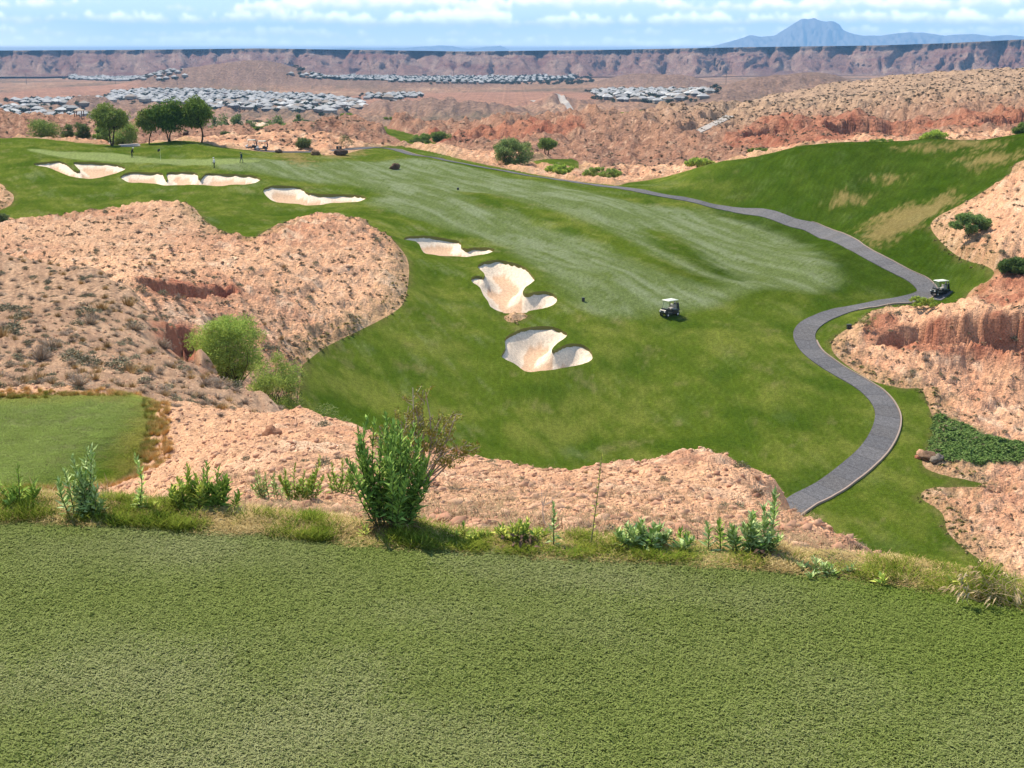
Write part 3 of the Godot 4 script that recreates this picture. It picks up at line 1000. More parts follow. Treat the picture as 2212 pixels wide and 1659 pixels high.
func normal_row(r: int) -> void:
	var o_a := PackedVector3Array(); var o_b := PackedVector3Array()
	o_a.resize(nc); o_b.resize(nc)
	var r0 := maxi(r - 1, 0)
	var r1 := mini(r + 1, nr - 1)
	var da := exp(rl[r0])
	var db := exp(rl[r1])
	var d := exp(rl[r])
	for c in nc:
		var c0 := maxi(c - 1, 0)
		var c1 := mini(c + 1, nc - 1)
		var i := r * nc + c
		var t := ct[c]
		var ex := Vector3((ct[c1] - ct[c0]) * d, h_ground[r * nc + c1] - h_ground[r * nc + c0], 0.0)
		var ez := Vector3(t * (db - da), h_ground[r1 * nc + c] - h_ground[r0 * nc + c], da - db)
		o_a[c] = ex.cross(ez).normalized()
		if d_sand[i] > -3.0:
			ex.y = h_sand[r * nc + c1] - h_sand[r * nc + c0]
			ez.y = h_sand[r1 * nc + c] - h_sand[r0 * nc + c]
			o_b[c] = ex.cross(ez).normalized()
	rows_out[r] = [o_a, o_b]

func turf_color(x: float, z: float, d: float, g: float, fair: float, green: float, dry: float) -> Color:
	var big := noise.get_noise_2d(x * 7.0 + 300.0, z * 7.0)
	var mid := noise.get_noise_2d(x * 28.0, z * 28.0 + 200.0)
	var small := noise.get_noise_2d(x * 120.0, z * 120.0) if d < 330.0 else 0.0
	if d < 9.0:
		small = noise.get_noise_2d(x * 700.0, z * 700.0)
		return Color(0.150, 0.172, 0.048) * (1.0 + 0.3 * small)
	if d < 60.0:
		mid = noise.get_noise_2d(x * 60.0, z * 60.0 + 9.0)
		var lawn := Color(0.085, 0.150, 0.008).lerp(Color(0.20, 0.25, 0.035), smoothstep(-0.25, 0.5, mid * 0.6 + noise.get_noise_2d(x * 25.0, z * 12.0)))
		lawn = lawn.lerp(Color(0.33, 0.37, 0.16), smoothstep(-6.4, -8.6, x + 0.5 * mid + (z + 26.0) * 0.25) * 0.9)
		lawn = lawn.lerp(Color(0.50, 0.36, 0.14), smoothstep(0.9, -0.1, g + 0.6 * mid) * 0.6)
		return lawn * (0.95 + 0.35 * noise.get_noise_2d(x * 400.0, z * 300.0))
	var along := x * -0.47 + z * -0.88
	var across := x * 0.88 - z * 0.47
	var streak := noise.get_noise_2d(across * 30.0, along * 3.2)
	var streak2 := noise.get_noise_2d(across * 95.0, along * 8.0 + 31.0)
	var rough := Color(0.150, 0.205, 0.018).lerp(Color(0.265, 0.285, 0.042), smoothstep(-0.25, 0.5, big * 0.7 + mid * 0.5 + streak2 * 0.35))
	rough = rough.lerp(Color(0.105, 0.165, 0.013), smoothstep(-0.1, 0.6, noise.get_noise_2d(x * 9.0, z * 9.0 + 90.0)))
	rough = rough.lerp(Color(0.33, 0.27, 0.09), 0.5 * smoothstep(0.3, 0.7, noise.get_noise_2d(x * 16.0 + 70.0, z * 16.0) + 0.3 * small))
	# the hill beyond the path is watered and rank
	rough = rough.lerp(Color(0.058, 0.105, 0.006) * (1.0 + 0.35 * mid + 0.25 * streak2), smoothstep(20.0, 34.0, x + (z + 205.0) * 0.25) * smoothstep(160.0, 185.0, -z) * 0.85)
	rough = Color(rough.r, rough.g, rough.b * 1.25) * 1.08
	var f := Color(0.250, 0.300, 0.105).lerp(Color(0.390, 0.425, 0.235), smoothstep(-0.35, 0.5, streak + 0.5 * big + 0.4 * streak2))
	f = f.lerp(Color(0.200, 0.250, 0.060), smoothstep(0.05, 0.6, mid * 0.7 - streak2 * 0.4))
	var mown := smoothstep(-2.5, 2.5, fair + 1.2 * mid)
	var c := rough.lerp(f, mown)
	c = c.lerp(Color(0.42, 0.47, 0.17), smoothstep(-0.5, 0.6, green))
	if dry > -4.0:
		c = c.lerp(Color(0.50, 0.34, 0.14), 0.75 * smoothstep(-1.0, 3.5, dry + 3.5 * noise.get_noise_2d(x * 22.0, z * 22.0) + 3.0 * small))
	# pale wheel marks and dried leaf
	c = c.lerp(Color(0.40, 0.42, 0.22), 0.33 * smoothstep(0.2, 0.8, streak2 * 0.7 + noise.get_noise_2d(x * 9.0 - 40.0, z * 9.0)) * (1.0 - smoothstep(20.0, 34.0, x + (z + 205.0) * 0.25) * 0.7))
	c = c.lerp(Color(0.27, 0.22, 0.08), 0.6 * smoothstep(0.9, -0.3, g + 1.2 * mid) * (1.0 - smoothstep(0.0, 1.0, fair)))
	return Color(c.r * 1.02, c.g * 1.11, c.b * 1.14) * (1.0 + 0.22 * small)

func dirt_color(x: float, z: float, d: float, t: float, red: float, graded: float, creek: float, g: float, brush: float) -> Color:
	if d > 950.0:
		var a := noise.get_noise_2d(x * 0.35, z * 0.35)
		var b := noise.get_noise_2d(x * 1.6, z * 1.6 + 60.0)
		var s := noise.get_noise_2d(x * 7.0, z * 7.0)
		var v := Color(0.33, 0.215, 0.15).lerp(Color(0.20, 0.15, 0.11), smoothstep(-0.2, 0.5, a + 0.5 * b))
		v = v.lerp(Color(0.44, 0.32, 0.23), smoothstep(0.25, 0.7, b - a * 0.5))
		v = v.lerp(Color(0.08, 0.085, 0.06), 0.55 * smoothstep(0.15, 0.6, s + a * 0.4))
		v = v * Color(0.86, 0.80, 0.78)
		v = v.lerp(Color(0.18, 0.12, 0.095) * (1.0 + 0.5 * s), 0.8 * smoothstep(1.5, 7.0, far_hills(t, d)))
		if graded > -60.0:
			v = v.lerp(Color(0.30, 0.165, 0.115) * (1.0 + 0.25 * b), smoothstep(-40.0, 20.0, graded))
		return v
	var big := noise.get_noise_2d(x * 3.0 + 500.0, z * 3.0)
	var mid := noise.get_noise_2d(x * 14.0, z * 14.0 + 40.0)
	var small := noise.get_noise_2d(x * 60.0, z * 60.0)
	var grit := noise.get_noise_2d(x * 260.0, z * 260.0) if d < 320.0 else noise.get_noise_2d(x * 33.0, z * 33.0)
	if d < 60.0:
		grit = 0.6 * grit + 0.6 * noise.get_noise_2d(x * 900.0, z * 900.0)
	var c := Color(0.60, 0.36, 0.225).lerp(Color(0.47, 0.235, 0.145), smoothstep(-0.35, 0.6, big + 0.5 * mid))
	c = c.lerp(Color(0.62, 0.43, 0.30), smoothstep(0.1, 0.7, mid - 0.5 * small))
	if d > 330.0:
		var right := smoothstep(0.02, 0.16, t + 0.05 * big) * smoothstep(380.0, 520.0, d)
		c = (c * Color(0.52, 0.43, 0.41)).lerp(Color(0.25, 0.165, 0.13), 0.4)
		c = c.lerp(Color(0.36, 0.25, 0.175), right)
		c = c.lerp(Color(0.34, 0.20, 0.14), (1.0 - right) * 0.45 * smoothstep(-0.3, 0.5, mid))
	# crust of dark gravel and dead plants in patches
	c = c.lerp(Color(0.25, 0.165, 0.12), 0.75 * smoothstep(0.05, 0.6, small * 0.7 + grit * 0.5 + big * 0.3))
	c = c.lerp(Color(0.66, 0.47, 0.34), 0.5 * smoothstep(0.2, 0.7, grit - small * 0.3))
	if brush > -3.0:
		c = c.lerp(Color(0.265, 0.178, 0.125).lerp(Color(0.44, 0.295, 0.20), smoothstep(-0.3, 0.5, grit + mid * 0.5)), 0.85 * smoothstep(-0.6, 0.4, brush + 0.5 * small) if d < 106.0 else 0.3 * smoothstep(-1.5, 1.5, brush + 2.0 * small))
	if red > 0.0:  # red rock of the cliffs, and the overhang shadow painted on the bare hill
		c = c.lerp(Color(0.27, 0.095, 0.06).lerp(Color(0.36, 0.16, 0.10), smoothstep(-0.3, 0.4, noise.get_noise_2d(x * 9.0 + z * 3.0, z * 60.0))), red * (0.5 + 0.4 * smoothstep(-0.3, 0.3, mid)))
	if creek > -1.0:
		c = c.lerp(Color(0.05, 0.10, 0.03), smoothstep(-1.0, 0.5, creek))
	if d > 40.0 and d < 330.0:
		c = c.lerp(Color(0.16, 0.14, 0.06), 0.45 * smoothstep(-4.0, -0.3, g + 3.0 * small + 2.0 * grit))
	elif d < 9.0:
		c = c.lerp(Color(0.30, 0.23, 0.11), smoothstep(-0.9, -0.1, g + 0.4 * small))
	return c

func g_pos(i: int, sand: bool) -> Vector3:
	var d := exp(rl[i / nc])
	return Vector3(ct[i % nc] * d, h_sand[i] if sand else h_ground[i], -d)

func vert(s: Sheet, i: int, kind: int) -> int:
	if s.at.has(i):
		return s.at[i]
	var k := s.p.size()
	s.at[i] = k
	s.p.append(g_pos(i, kind == 2))
	s.n.append(nrm_sand[i] if kind == 2 else nrm[i])
	s.c.append(col_sand[i] if kind == 2 else (col_turf[i] if kind == 1 else col_dirt[i]))
	return k

func cut(s: Sheet, i: int, j: int, f: float, kind: int) -> int:
	var a := mini(i, j)
	var key := (a + 1) * 4000000 + maxi(i, j)
	if s.at.has(key):
		return s.at[key]
	var k := s.p.size()
	s.at[key] = k
	s.p.append(g_pos(i, kind == 2).lerp(g_pos(j, kind == 2), f))
	s.n.append((nrm_sand[i].lerp(nrm_sand[j], f) if kind == 2 else nrm[i].lerp(nrm[j], f)).normalized())
	var ca := col_sand[i] if kind == 2 else (col_turf[i] if kind == 1 else col_dirt[i])
	var cb := col_sand[j] if kind == 2 else (col_turf[j] if kind == 1 else col_dirt[j])
	s.c.append(ca.lerp(cb, f))
	return k

# the part of triangle abc where the layer is on one side
func clip(s: Sheet, tri: Array, layer: PackedFloat32Array, inside: bool, kind: int, lip: Sheet = null) -> void:
	var ring := []
	var ends := []
	for k in 3:
		var i: int = tri[k]
		var j: int = tri[(k + 1) % 3]
		var a := layer[i]
		var b := layer[j]
		if (a > 0.0) == inside:
			ring.append(vert(s, i, kind))
		if (a > 0.0) != (b > 0.0):
			var f := clampf(a / (a - b), 0.02, 0.98)
			ring.append(cut(s, i, j, f, kind))
			ends.append([g_pos(i, false).lerp(g_pos(j, false), f), g_pos(i, true).lerp(g_pos(j, true), f)])
	for k in range(1, ring.size() - 1):
		s.ix.append(ring[0]); s.ix.append(ring[k]); s.ix.append(ring[k + 1])
	if lip != null and ends.size() == 2:
		var k := lip.p.size()
		var q := [ends[0][0] + Vector3(0, 0.002, 0), ends[1][0] + Vector3(0, 0.002, 0), ends[1][1] - Vector3(0, 0.02, 0), ends[0][1] - Vector3(0, 0.02, 0)]
		var nn: Vector3 = (q[2] - q[0]).cross(q[1] - q[0]).normalized()
		for v in q:
			lip.p.append(v); lip.n.append(nn); lip.c.append(Color(0.15, 0.15, 0.05))
		for v in [0, 1, 2, 0, 2, 3]:
			lip.ix.append(k + v)

func mesh_ground() -> void:
	var dirt := []
	var turf := []
	for k in 6:
		dirt.append(Sheet.new())
		turf.append(Sheet.new())
	var sand := []
	var lips := []
	for k in BUNKERS.size() * 2:
		sand.append(Sheet.new())
		lips.append(Sheet.new())
	sheets = [dirt, turf, sand, lips]
	row_by_row(mesh_band, 6)
	var dm := [earth_material(0.5, 2.2, 4.5), earth_material(3.2, 8.0, 24.0), earth_material(11.0, 40.0, 90.0), earth_material(60.0, 200.0, 300.0)]
	var names := ["near_dirt_ridge", "canyon_ground", "badlands_ground", "valley_floor"]
	var parts := [[dirt[0]], [dirt[1], dirt[2]], [dirt[3], dirt[4]], [dirt[5]]]
	for k in 4:
		structure(names[k], joined(parts[k]), dm[k])
	var tm := [turf_material(0.10, 0.6), turf_material(0.35, 2.0), turf_material(2.4, 5.0), turf_material(6.0, 12.0)]
	names = ["tee_lawn", "lower_tee_lawn", "fairway_lawn", "far_lawn"]
	parts = [[turf[0]], [turf[1]], [turf[2], turf[3], turf[4]], [turf[5]]]
	for k in 4:
		structure(names[k], joined(parts[k]), tm[k])
	var sm := earth_material(0.9, 4.0, 2.0)
	var lm := vcol(0.95)
	for k in BUNKERS.size():
		var bed := joined([sand[k * 2], sand[k * 2 + 1]])
		if bed == null:
			continue
		var o := structure("sand_bunker", bed, sm, BUNKER_LABELS[k])
		put("turf_lip", joined([lips[k * 2], lips[k * 2 + 1]]), lm, o)

var sheets := []

# the rows of one band of depth; the bands share no sheet
func mesh_band(which: int) -> void:
	var from: float = [0.0, 62.0, 160.0, 300.0, 320.0, 950.0][which]
	var to: float = [62.0, 160.0, 300.0, 320.0, 950.0, 1e9][which]
	for r in nr - 1:
		var d := exp(rl[r])
		if d < from or d >= to:
			continue
		var td: Sheet = sheets[0][0 if d < 62.0 else (1 if d < 160.0 else (2 if d < 300.0 else (3 if d < 320.0 else (4 if d < 950.0 else 5))))]
		var tt: Sheet = sheets[1][0 if d < 8.0 else (1 if d < 62.0 else (2 if d < 160.0 else (3 if d < 300.0 else (4 if d < 320.0 else 5))))]
		for c in nc - 1:
			var a := r * nc + c
			var b := a + 1
			var e := a + nc
			var f := e + 1
			var sa := int(d_sand[a] > 0.0) + int(d_sand[b] > 0.0) + int(d_sand[e] > 0.0) + int(d_sand[f] > 0.0)
			if sa == 0:
				var ta := int(d_turf[a] > 0.0) + int(d_turf[b] > 0.0) + int(d_turf[e] > 0.0) + int(d_turf[f] > 0.0)
				if ta == 0 or ta == 4:
					var s := td if ta == 0 else tt
					var kind := 0 if ta == 0 else 1
					var va := vert(s, a, kind)
					var vb := vert(s, b, kind)
					var ve := vert(s, e, kind)
					var vf := vert(s, f, kind)
					s.ix.append(va); s.ix.append(ve); s.ix.append(vf)
					s.ix.append(va); s.ix.append(vf); s.ix.append(vb)
				else:
					for q in [[a, e, f], [a, f, b]]:
						clip(tt, q, d_turf, true, 1)
						clip(td, q, d_turf, false, 0)
			else:
				var id := sand_id[a] if d_sand[a] > 0.0 else (sand_id[b] if d_sand[b] > 0.0 else (sand_id[e] if d_sand[e] > 0.0 else sand_id[f]))
				var half := 1 if d < 160.0 else 0
				for q in [[a, e, f], [a, f, b]]:
					clip(sheets[2][id * 2 + half], q, d_sand, true, 2, sheets[3][id * 2 + half])
					clip(tt, q, d_sand, false, 1)

func joined(list: Array) -> ArrayMesh:
	var all := Sheet.new()
	for s in list:
		var base := all.p.size()
		all.p.append_array(s.p); all.n.append_array(s.n); all.c.append_array(s.c)
		for k in s.ix:
			all.ix.append(k + base)
	return all.mesh() if all.ix.size() > 0 else null

func noise_image(freq: float, octaves: int, seed_: int, kind: int, lo: float, hi: float) -> ImageTexture:
	var f := FastNoiseLite.new()
	f.seed = seed_
	f.noise_type = kind
	f.frequency = freq
	f.fractal_octaves = octaves
	f.fractal_gain = 0.6
	var im := f.get_seamless_image(512, 512)
	var raw := im.get_data()
	var out := PackedByteArray()
	out.resize(raw.size())
	for k in raw.size():
		out[k] = int(clampf(lerpf(lo, hi, raw[k] / 255.0), 0.0, 1.0) * 255.0)
	return ImageTexture.create_from_image(Image.create_from_data(512, 512, false, Image.FORMAT_L8, out))

func earth_material(fine: float, coarse: float, bump: float) -> StandardMaterial3D:
	if not mats.has("grit"):
		mats["grit"] = noise_image(0.018, 6, 3, FastNoiseLite.TYPE_SIMPLEX_SMOOTH, 0.0, 1.0)
		mats["grit_tone"] = noise_image(0.022, 6, 4, FastNoiseLite.TYPE_SIMPLEX_SMOOTH, 0.58, 1.06)
		mats["patch_tone"] = noise_image(0.02, 5, 8, FastNoiseLite.TYPE_SIMPLEX_SMOOTH, 0.72, 1.0)
		mats["blade"] = noise_image(0.05, 5, 12, FastNoiseLite.TYPE_SIMPLEX_SMOOTH, 0.0, 1.0)
		mats["blade_tone"] = noise_image(0.045, 5, 15, FastNoiseLite.TYPE_SIMPLEX_SMOOTH, 0.5, 1.0)
	var m := vcol(0.95)
	m.metallic_specular = 0.15
	m.albedo_color = srgb(2.2, 2.15, 2.05)
	m.albedo_texture = mats["grit_tone"]
	m.uv1_triplanar = true
	m.uv1_world_triplanar = true
	m.uv1_scale = Vector3.ONE / fine
	m.heightmap_enabled = true
	m.heightmap_texture = mats["grit"]
	m.heightmap_scale = bump
	m.detail_enabled = true
	m.detail_blend_mode = BaseMaterial3D.BLEND_MODE_MUL
	m.detail_albedo = mats["patch_tone"]
	m.detail_uv_layer = BaseMaterial3D.DETAIL_UV_2
	m.uv2_triplanar = true
	m.uv2_world_triplanar = true
	m.uv2_scale = Vector3.ONE / coarse
	return m

func turf_material(fine: float, coarse: float) -> StandardMaterial3D:
	var m := earth_material(fine, coarse, fine * 8.0)
	m.albedo_color = srgb(1.7, 1.7, 1.6)
	m.metallic_specular = 0.0
	m.albedo_texture = mats["blade_tone"]
	m.heightmap_texture = mats["blade"]
	return m

# ---------------------------------------------------------------- where things stand
func ground_y(x: float, z: float) -> float:
	var d := -z
	var t := x / d
	var l := log(d)
	var c := clampi(ct.bsearch(t) - 1, 0, nc - 2)
	var r := clampi(rl.bsearch(l) - 1, 0, nr - 2)
	var fx := clampf((t - ct[c]) / (ct[c + 1] - ct[c]), 0.0, 1.0)
	var fy := clampf((l - rl[r]) / (rl[r + 1] - rl[r]), 0.0, 1.0)
	var i := r * nc + c
	return lerpf(lerpf(h_ground[i], h_ground[i + 1], fx), lerpf(h_ground[i + nc], h_ground[i + nc + 1], fx), fy)

func at_pixel(u: float, v: float, dmin: float) -> Vector3:
	var d := trace(u, v, dmin)
	var x := sight(u, v).x * d
	return Vector3(x, ground_y(x, -d), -d)

func at_depth(u: float, v: float, d: float) -> Vector3:
	var x := sight(u, v).x * d
	return Vector3(x, ground_y(x, -d), -d)

func layer_at(layer: PackedFloat32Array, x: float, z: float) -> float:
	var c := clampi(ct.bsearch(x / -z), 0, nc - 1)
	var r := clampi(rl.bsearch(log(-z)), 0, nr - 1)
	return layer[r * nc + c]

# pixel (2212 wide) of a point
func pixel_of(p: Vector3) -> Vector2:
	var f := -p.z * cp - p.y * sp
	var up := p.y * cp - p.z * sp
	return Vector2(1106.0 + FOCAL * p.x / f, 829.5 - FOCAL * up / f)

# ---------------------------------------------------------------- paths
func slab_path(called: String, label: String, line: PackedVector3Array, half: float, lift: float, per: int, looks: Array, kerbs: Array) -> void:
	var root := Node3D.new()
	root.name = numbered(called)
	add_child(root)
	root.set_meta("kind", "structure")
	root.set_meta("label", label)
	for k in range(0, line.size() - 1, per):
		var b := Mb.new()
		var last := mini(k + per, line.size() - 1)
		var rows := []
		for j in range(k, last + 1):
			var side := side_of(line, j)
			var here := line[j]
			if j == k:
				here = here.lerp(line[j + 1], 0.035)
			elif j == last:
				here = here.lerp(line[j - 1], 0.035)
			var row := []
			for s in 5:
				var q := here + side * half * (s - 2) / 2.0
				q.y = ground_y(q.x, q.z) + lift
				row.append(q)
			rows.append(row)
		var down := Vector3(0, -0.2, 0)
		for j in rows.size() - 1:
			for s in 4:
				b.quad(rows[j][s], rows[j + 1][s], rows[j + 1][s + 1], rows[j][s + 1])
			b.quad(rows[j][0] + down, rows[j + 1][0] + down, rows[j + 1][0], rows[j][0])
			b.quad(rows[j][4], rows[j + 1][4], rows[j + 1][4] + down, rows[j][4] + down)
		var z := rows.size() - 1
		for s in 4:
			b.quad(rows[0][s] + down, rows[0][s], rows[0][s + 1], rows[0][s + 1] + down)
			b.quad(rows[z][s + 1] + down, rows[z][s + 1], rows[z][s], rows[z][s] + down)
		put("panel", b.mesh(), looks[rng.randi() % looks.size()], root)
	for kb in kerbs:
		var b := Mb.new()
		var before := []
		for j in range(kb[0], mini(kb[1], line.size())):
			var side := side_of(line, j) * float(kb[2])
			var q := line[j] + side * (half + 0.02)
			var o := line[j] + side * (half + 0.16)
			q.y = ground_y(q.x, q.z) + lift + 0.10
			o.y = q.y - 0.02
			var ring := [q + Vector3(0, -0.3, 0), q, o, o + Vector3(0, -0.35, 0)]
			if before.size():
				for s in 3:
					if kb[2] > 0:
						b.quad(before[s], ring[s], ring[s + 1], before[s + 1])
					else:
						b.quad(before[s + 1], ring[s + 1], ring[s], before[s])
			before = ring
		put("kerb", b.mesh(), paint(0.30, 0.225, 0.18, 0.9), root)

func concrete(r: float, g: float, b: float) -> StandardMaterial3D:
	var m := earth_material(1.3, 5.0, 0.4)
	m.vertex_color_use_as_albedo = false
	m.albedo_color = srgb(r * 1.7, g * 1.7, b * 1.7)
	return m

func paths() -> void:
	var dark := [concrete(0.145, 0.143, 0.150), concrete(0.135, 0.133, 0.140), concrete(0.155, 0.151, 0.156), concrete(0.140, 0.135, 0.137)]
	var n := path_line.size()
	# kerb along the outer side of the bends
	var near := 0
	var bend := 0
	for k in n:
		var q := pixel_of(path_line[k] + Vector3(0, ground_y(path_line[k].x, path_line[k].z), 0))
		if q.x > 1740.0 and q.y < 640.0 and bend == 0:
			bend = k
		if q.y > 735.0 and near == 0:
			near = k
	slab_path("cart_path", "grey concrete cart path winding down the fairway to the valley floor", path_line, 1.22, 0.085, 5, dark, [[bend, bend + 120, -1], [near, near + 130, -1], [0, 150, -1]])
	var spur := PackedVector3Array()
	var a := at_pixel(2000, 634, 120.0)
	var b := at_pixel(2046, 641, 120.0)
	for k in 9:
		spur.append(Vector3(lerpf(a.x, b.x, k / 8.0), 0, lerpf(a.z, b.z, k / 8.0)))
	slab_path("path_spur", "short grey concrete stub where the cart path turns sharply", spur, 1.3, 0.055, 3, dark, [])
	var pale := [concrete(0.46, 0.42, 0.38), concrete(0.42, 0.38, 0.35)]
	slab_path("service_path", "pale concrete path behind the trees at the green", ground_line(SERVICE_PATH, 200.0, 0.8), 1.8, 0.16, 4, pale, [])
	slab_path("hill_track", "pale concrete track climbing the bare badlands hill", ground_line(HILL_TRACK, 300.0, 1.6), 1.6, 0.2, 4, pale, [])
	slab_path("valley_road", "pale concrete road curving down into the far valley", ground_line([1150, 222, 0, 1190, 226, 0, 1215, 233, 0, 1240, 243, 0], 1000.0, 6.0), 3.5, 0.8, 4, pale, [])
	slab_path("town_street", "pale street running between rows of roofs in the valley", ground_line([830, 215, 0, 870, 219, 0, 930, 228, 0, 990, 236, 0], 1000.0, 6.0), 3.0, 0.8, 4, pale, [])

# ---------------------------------------------------------------- the mesa and the blue ranges
func table(list: Array, x: float) -> float:
	for k in range(0, list.size() - 2, 2):
		if x <= list[k + 2]:
			return lerpf(list[k + 1], list[k + 3], clampf((x - list[k]) / float(list[k + 2] - list[k]), 0.0, 1.0))
	return list[list.size() - 1]

func ridged(x: float, y: float) -> float:
	return 1.0 - absf(noise.get_noise_2d(x, y)) * 2.0

func mesa() -> void:
	noise.seed = 31
	var rim := [-400, 109, 0, 108, 300, 106.5, 560, 103.5, 800, 107, 1000, 110, 1344, 106, 1600, 101, 1900, 97, 2050, 92, 2212, 84, 2600, 78]
	var s := Sheet.new()
	var cols := 760
	var rows := 84
	for r in rows:
		var k := r / float(rows - 9)
		for c in cols:
			var t := lerpf(-0.56, 0.56, c / float(cols - 1))
			var u := 1106.0 + t * FOCAL * 1.0 * (cp + 0.237 * sp)
			var x0 := t * 4300.0
			var bay := noise.get_noise_2d(x0 * 0.11, 5.0) * 260.0 + noise.get_noise_2d(x0 * 0.34, 25.0) * 110.0
			var foot := 3720.0 + bay * 0.5 + 260.0 * smoothstep(0.1, 0.4, t)
			var top := 4500.0 + bay + noise.get_noise_2d(x0 * 1.3, 70.0) * 42.0 + noise.get_noise_2d(x0 * 3.4, 90.0) * 16.0
			var d := lerpf(foot, top, minf(k, 1.0))
			var y_rim := -sight(u, table(rim, u)).y * top
			var h := 0.0
			if k < 0.62:
				h = 0.36 * pow(k / 0.62, 1.35)
			elif k < 0.955:
				h = 0.36 + 0.44 * (k - 0.62) / 0.335
			else:
				h = 0.80 + 0.20 * minf((k - 0.955) / 0.045, 1.0)
				d = lerpf(foot, top, 0.955) + (top - foot) * 0.012 * minf((k - 0.955) / 0.045, 1.0)
			# ledges of harder rock
			h += 0.018 * sin(h * 38.0 + noise.get_noise_2d(x0 * 0.5, 9.0) * 5.0) * smoothstep(0.3, 0.5, k) * (1.0 - smoothstep(0.90, 0.95, k))
			var y := lerpf(-75.0, y_rim, h)
			if k < 1.0:
				var wander := noise.get_noise_2d(x0 * 0.9, k * 90.0) * 40.0
				var g := ridged((x0 + wander) * 0.55, k * 26.0) * 0.6 + ridged((x0 + wander) * 1.25 + 60.0, k * 40.0) * 0.35 + ridged((x0 + wander) * 3.0, k * 70.0 + 30.0) * 0.2
				var mid := sin(PI * clampf(k, 0.0, 1.0))
				y += (g - 0.75) * 36.0 * mid * (1.0 - smoothstep(0.88, 0.955, k))
				d -= (g - 0.75) * 120.0 * smoothstep(0.15, 0.6, k)
			else:
				d = lerpf(foot, top, 0.967) + (k - 1.0) * 9000.0
				y = y_rim - 1.5 - (k - 1.0) * 60.0
			var b := noise.get_noise_2d(x0 * 0.7, k * 160.0)
			var col := Color(0.225, 0.135, 0.115).lerp(Color(0.30, 0.205, 0.172), smoothstep(-0.3, 0.4, b))
			col = col.lerp(Color(0.20, 0.09, 0.08), 0.6 * smoothstep(0.1, 0.5, noise.get_noise_2d(x0 * 0.3, h * 420.0)))
			col = col.lerp(Color(0.38, 0.28, 0.235), 0.6 * smoothstep(0.3, 0.6, noise.get_noise_2d(x0 * 1.6 + 90.0, k * 90.0)))
			if k > 0.972:
				col = Color(0.17, 0.125, 0.10) * (1.0 + 0.4 * noise.get_noise_2d(x0 * 4.0, k * 900.0))
			s.p.append(Vector3(t * d, y, -d))
			s.c.append(col)
			s.n.append(Vector3.UP)
	sheet_grid(s, cols, rows)
	structure("mesa", s.mesh(), earth_material(70.0, 300.0, 900.0), "long purple-brown mesa with a dark level rim across the horizon")

func sheet_grid(s: Sheet, cols: int, rows: int) -> void:
	for r in rows - 1:
		for c in cols - 1:
			var a := r * cols + c
			for q in [a, a + cols, a + cols + 1, a, a + cols + 1, a + 1]:
				s.ix.append(q)
	for r in rows:
		for c in cols:
			var a := r * cols
			var ex := s.p[a + mini(c + 1, cols - 1)] - s.p[a + maxi(c - 1, 0)]
			var ez := s.p[mini(r + 1, rows - 1) * cols + c] - s.p[maxi(r - 1, 0) * cols + c]
			s.n[a + c] = ex.cross(ez).normalized()

func ranges() -> void:
	noise.seed = 41
	var big := [1500, 104, 1540, 99, 1558, 94, 1581, 88, 1605, 80, 1621, 74, 1641, 78, 1658, 77, 1675, 75, 1688, 66, 1701, 58, 1714, 49, 1725, 42, 1736, 37, 1747, 38, 1758, 36, 1768, 41, 1781, 43.5, 1803, 43, 1815, 52, 1820, 62, 1835, 69, 1850, 73, 1865, 76, 1882, 75, 1901, 76, 1920, 73, 1941, 70, 1965, 68, 1978, 69.5, 1991, 68, 2015, 72, 2041, 76, 2058, 74, 2075, 73, 2108, 72, 2125, 75, 2141, 77, 2175, 74, 2212, 77, 2300, 80, 2420, 90, 2500, 104]
	var low := [700, 107, 737, 103.5, 757, 102, 777, 103, 810, 104, 840, 103, 870, 104, 890, 102, 911, 100, 930, 99.5, 951, 97.5, 977, 99, 1011, 106, 1030, 103, 1054, 100, 1067, 99.5, 1081, 98, 1090, 102, 1100, 107]
	for k in 2:
		var list: Array = [big, low][k]
		var depth: float = [21000.0, 24000.0][k]
		var u0: float = list[0]
		var u1: float = list[list.size() - 2]
		var s := Sheet.new()
		var cols := 300
		var rows := 40
		for r in rows:
			var f := r / float(rows - 1) * 2.0 - 1.0
			for c in cols:
				var u := lerpf(u0, u1, c / float(cols - 1))
				var q := sight(u, table(list, u))
				var crest := -q.y * depth + 75.0
				var fold := ridged(u * 2.2 + f * 60.0, f * 70.0) * 0.5 + ridged(u * 6.0, f * 120.0) * 0.3 + ridged(u * 15.0, f * 200.0) * 0.12
				var fall := pow(absf(f), 0.85)
				var y := -75.0 + crest * maxf(0.0, 1.0 - fall + (fold - 0.4) * 0.42 * sin(PI * minf(absf(f), 1.0)))
				var d := depth + f * 1900.0
				s.p.append(Vector3(q.x * d, y, -d))
				s.n.append(Vector3.UP)
				s.c.append(Color(0.15, 0.13, 0.115) * (1.0 + 0.5 * noise.get_noise_2d(u * 4.0, f * 200.0)))
		sheet_grid(s, cols, rows)
		structure("mountain_range", s.mesh(), vcol(1.0), ["craggy blue mountain with a broad notched summit beyond the mesa", "low faint blue hills just over the mesa rim"][k])

# ---------------------------------------------------------------- plants
func leafy(back := 0.35) -> StandardMaterial3D:
	var key := "leafy%.2f" % back
	if not mats.has(key):
		mats[key] = vcol(0.8, back)
	return mats[key]

func bark_material() -> StandardMaterial3D:
	if not mats.has("bark"):
		mats["bark"] = vcol(0.9)
	return mats["bark"]

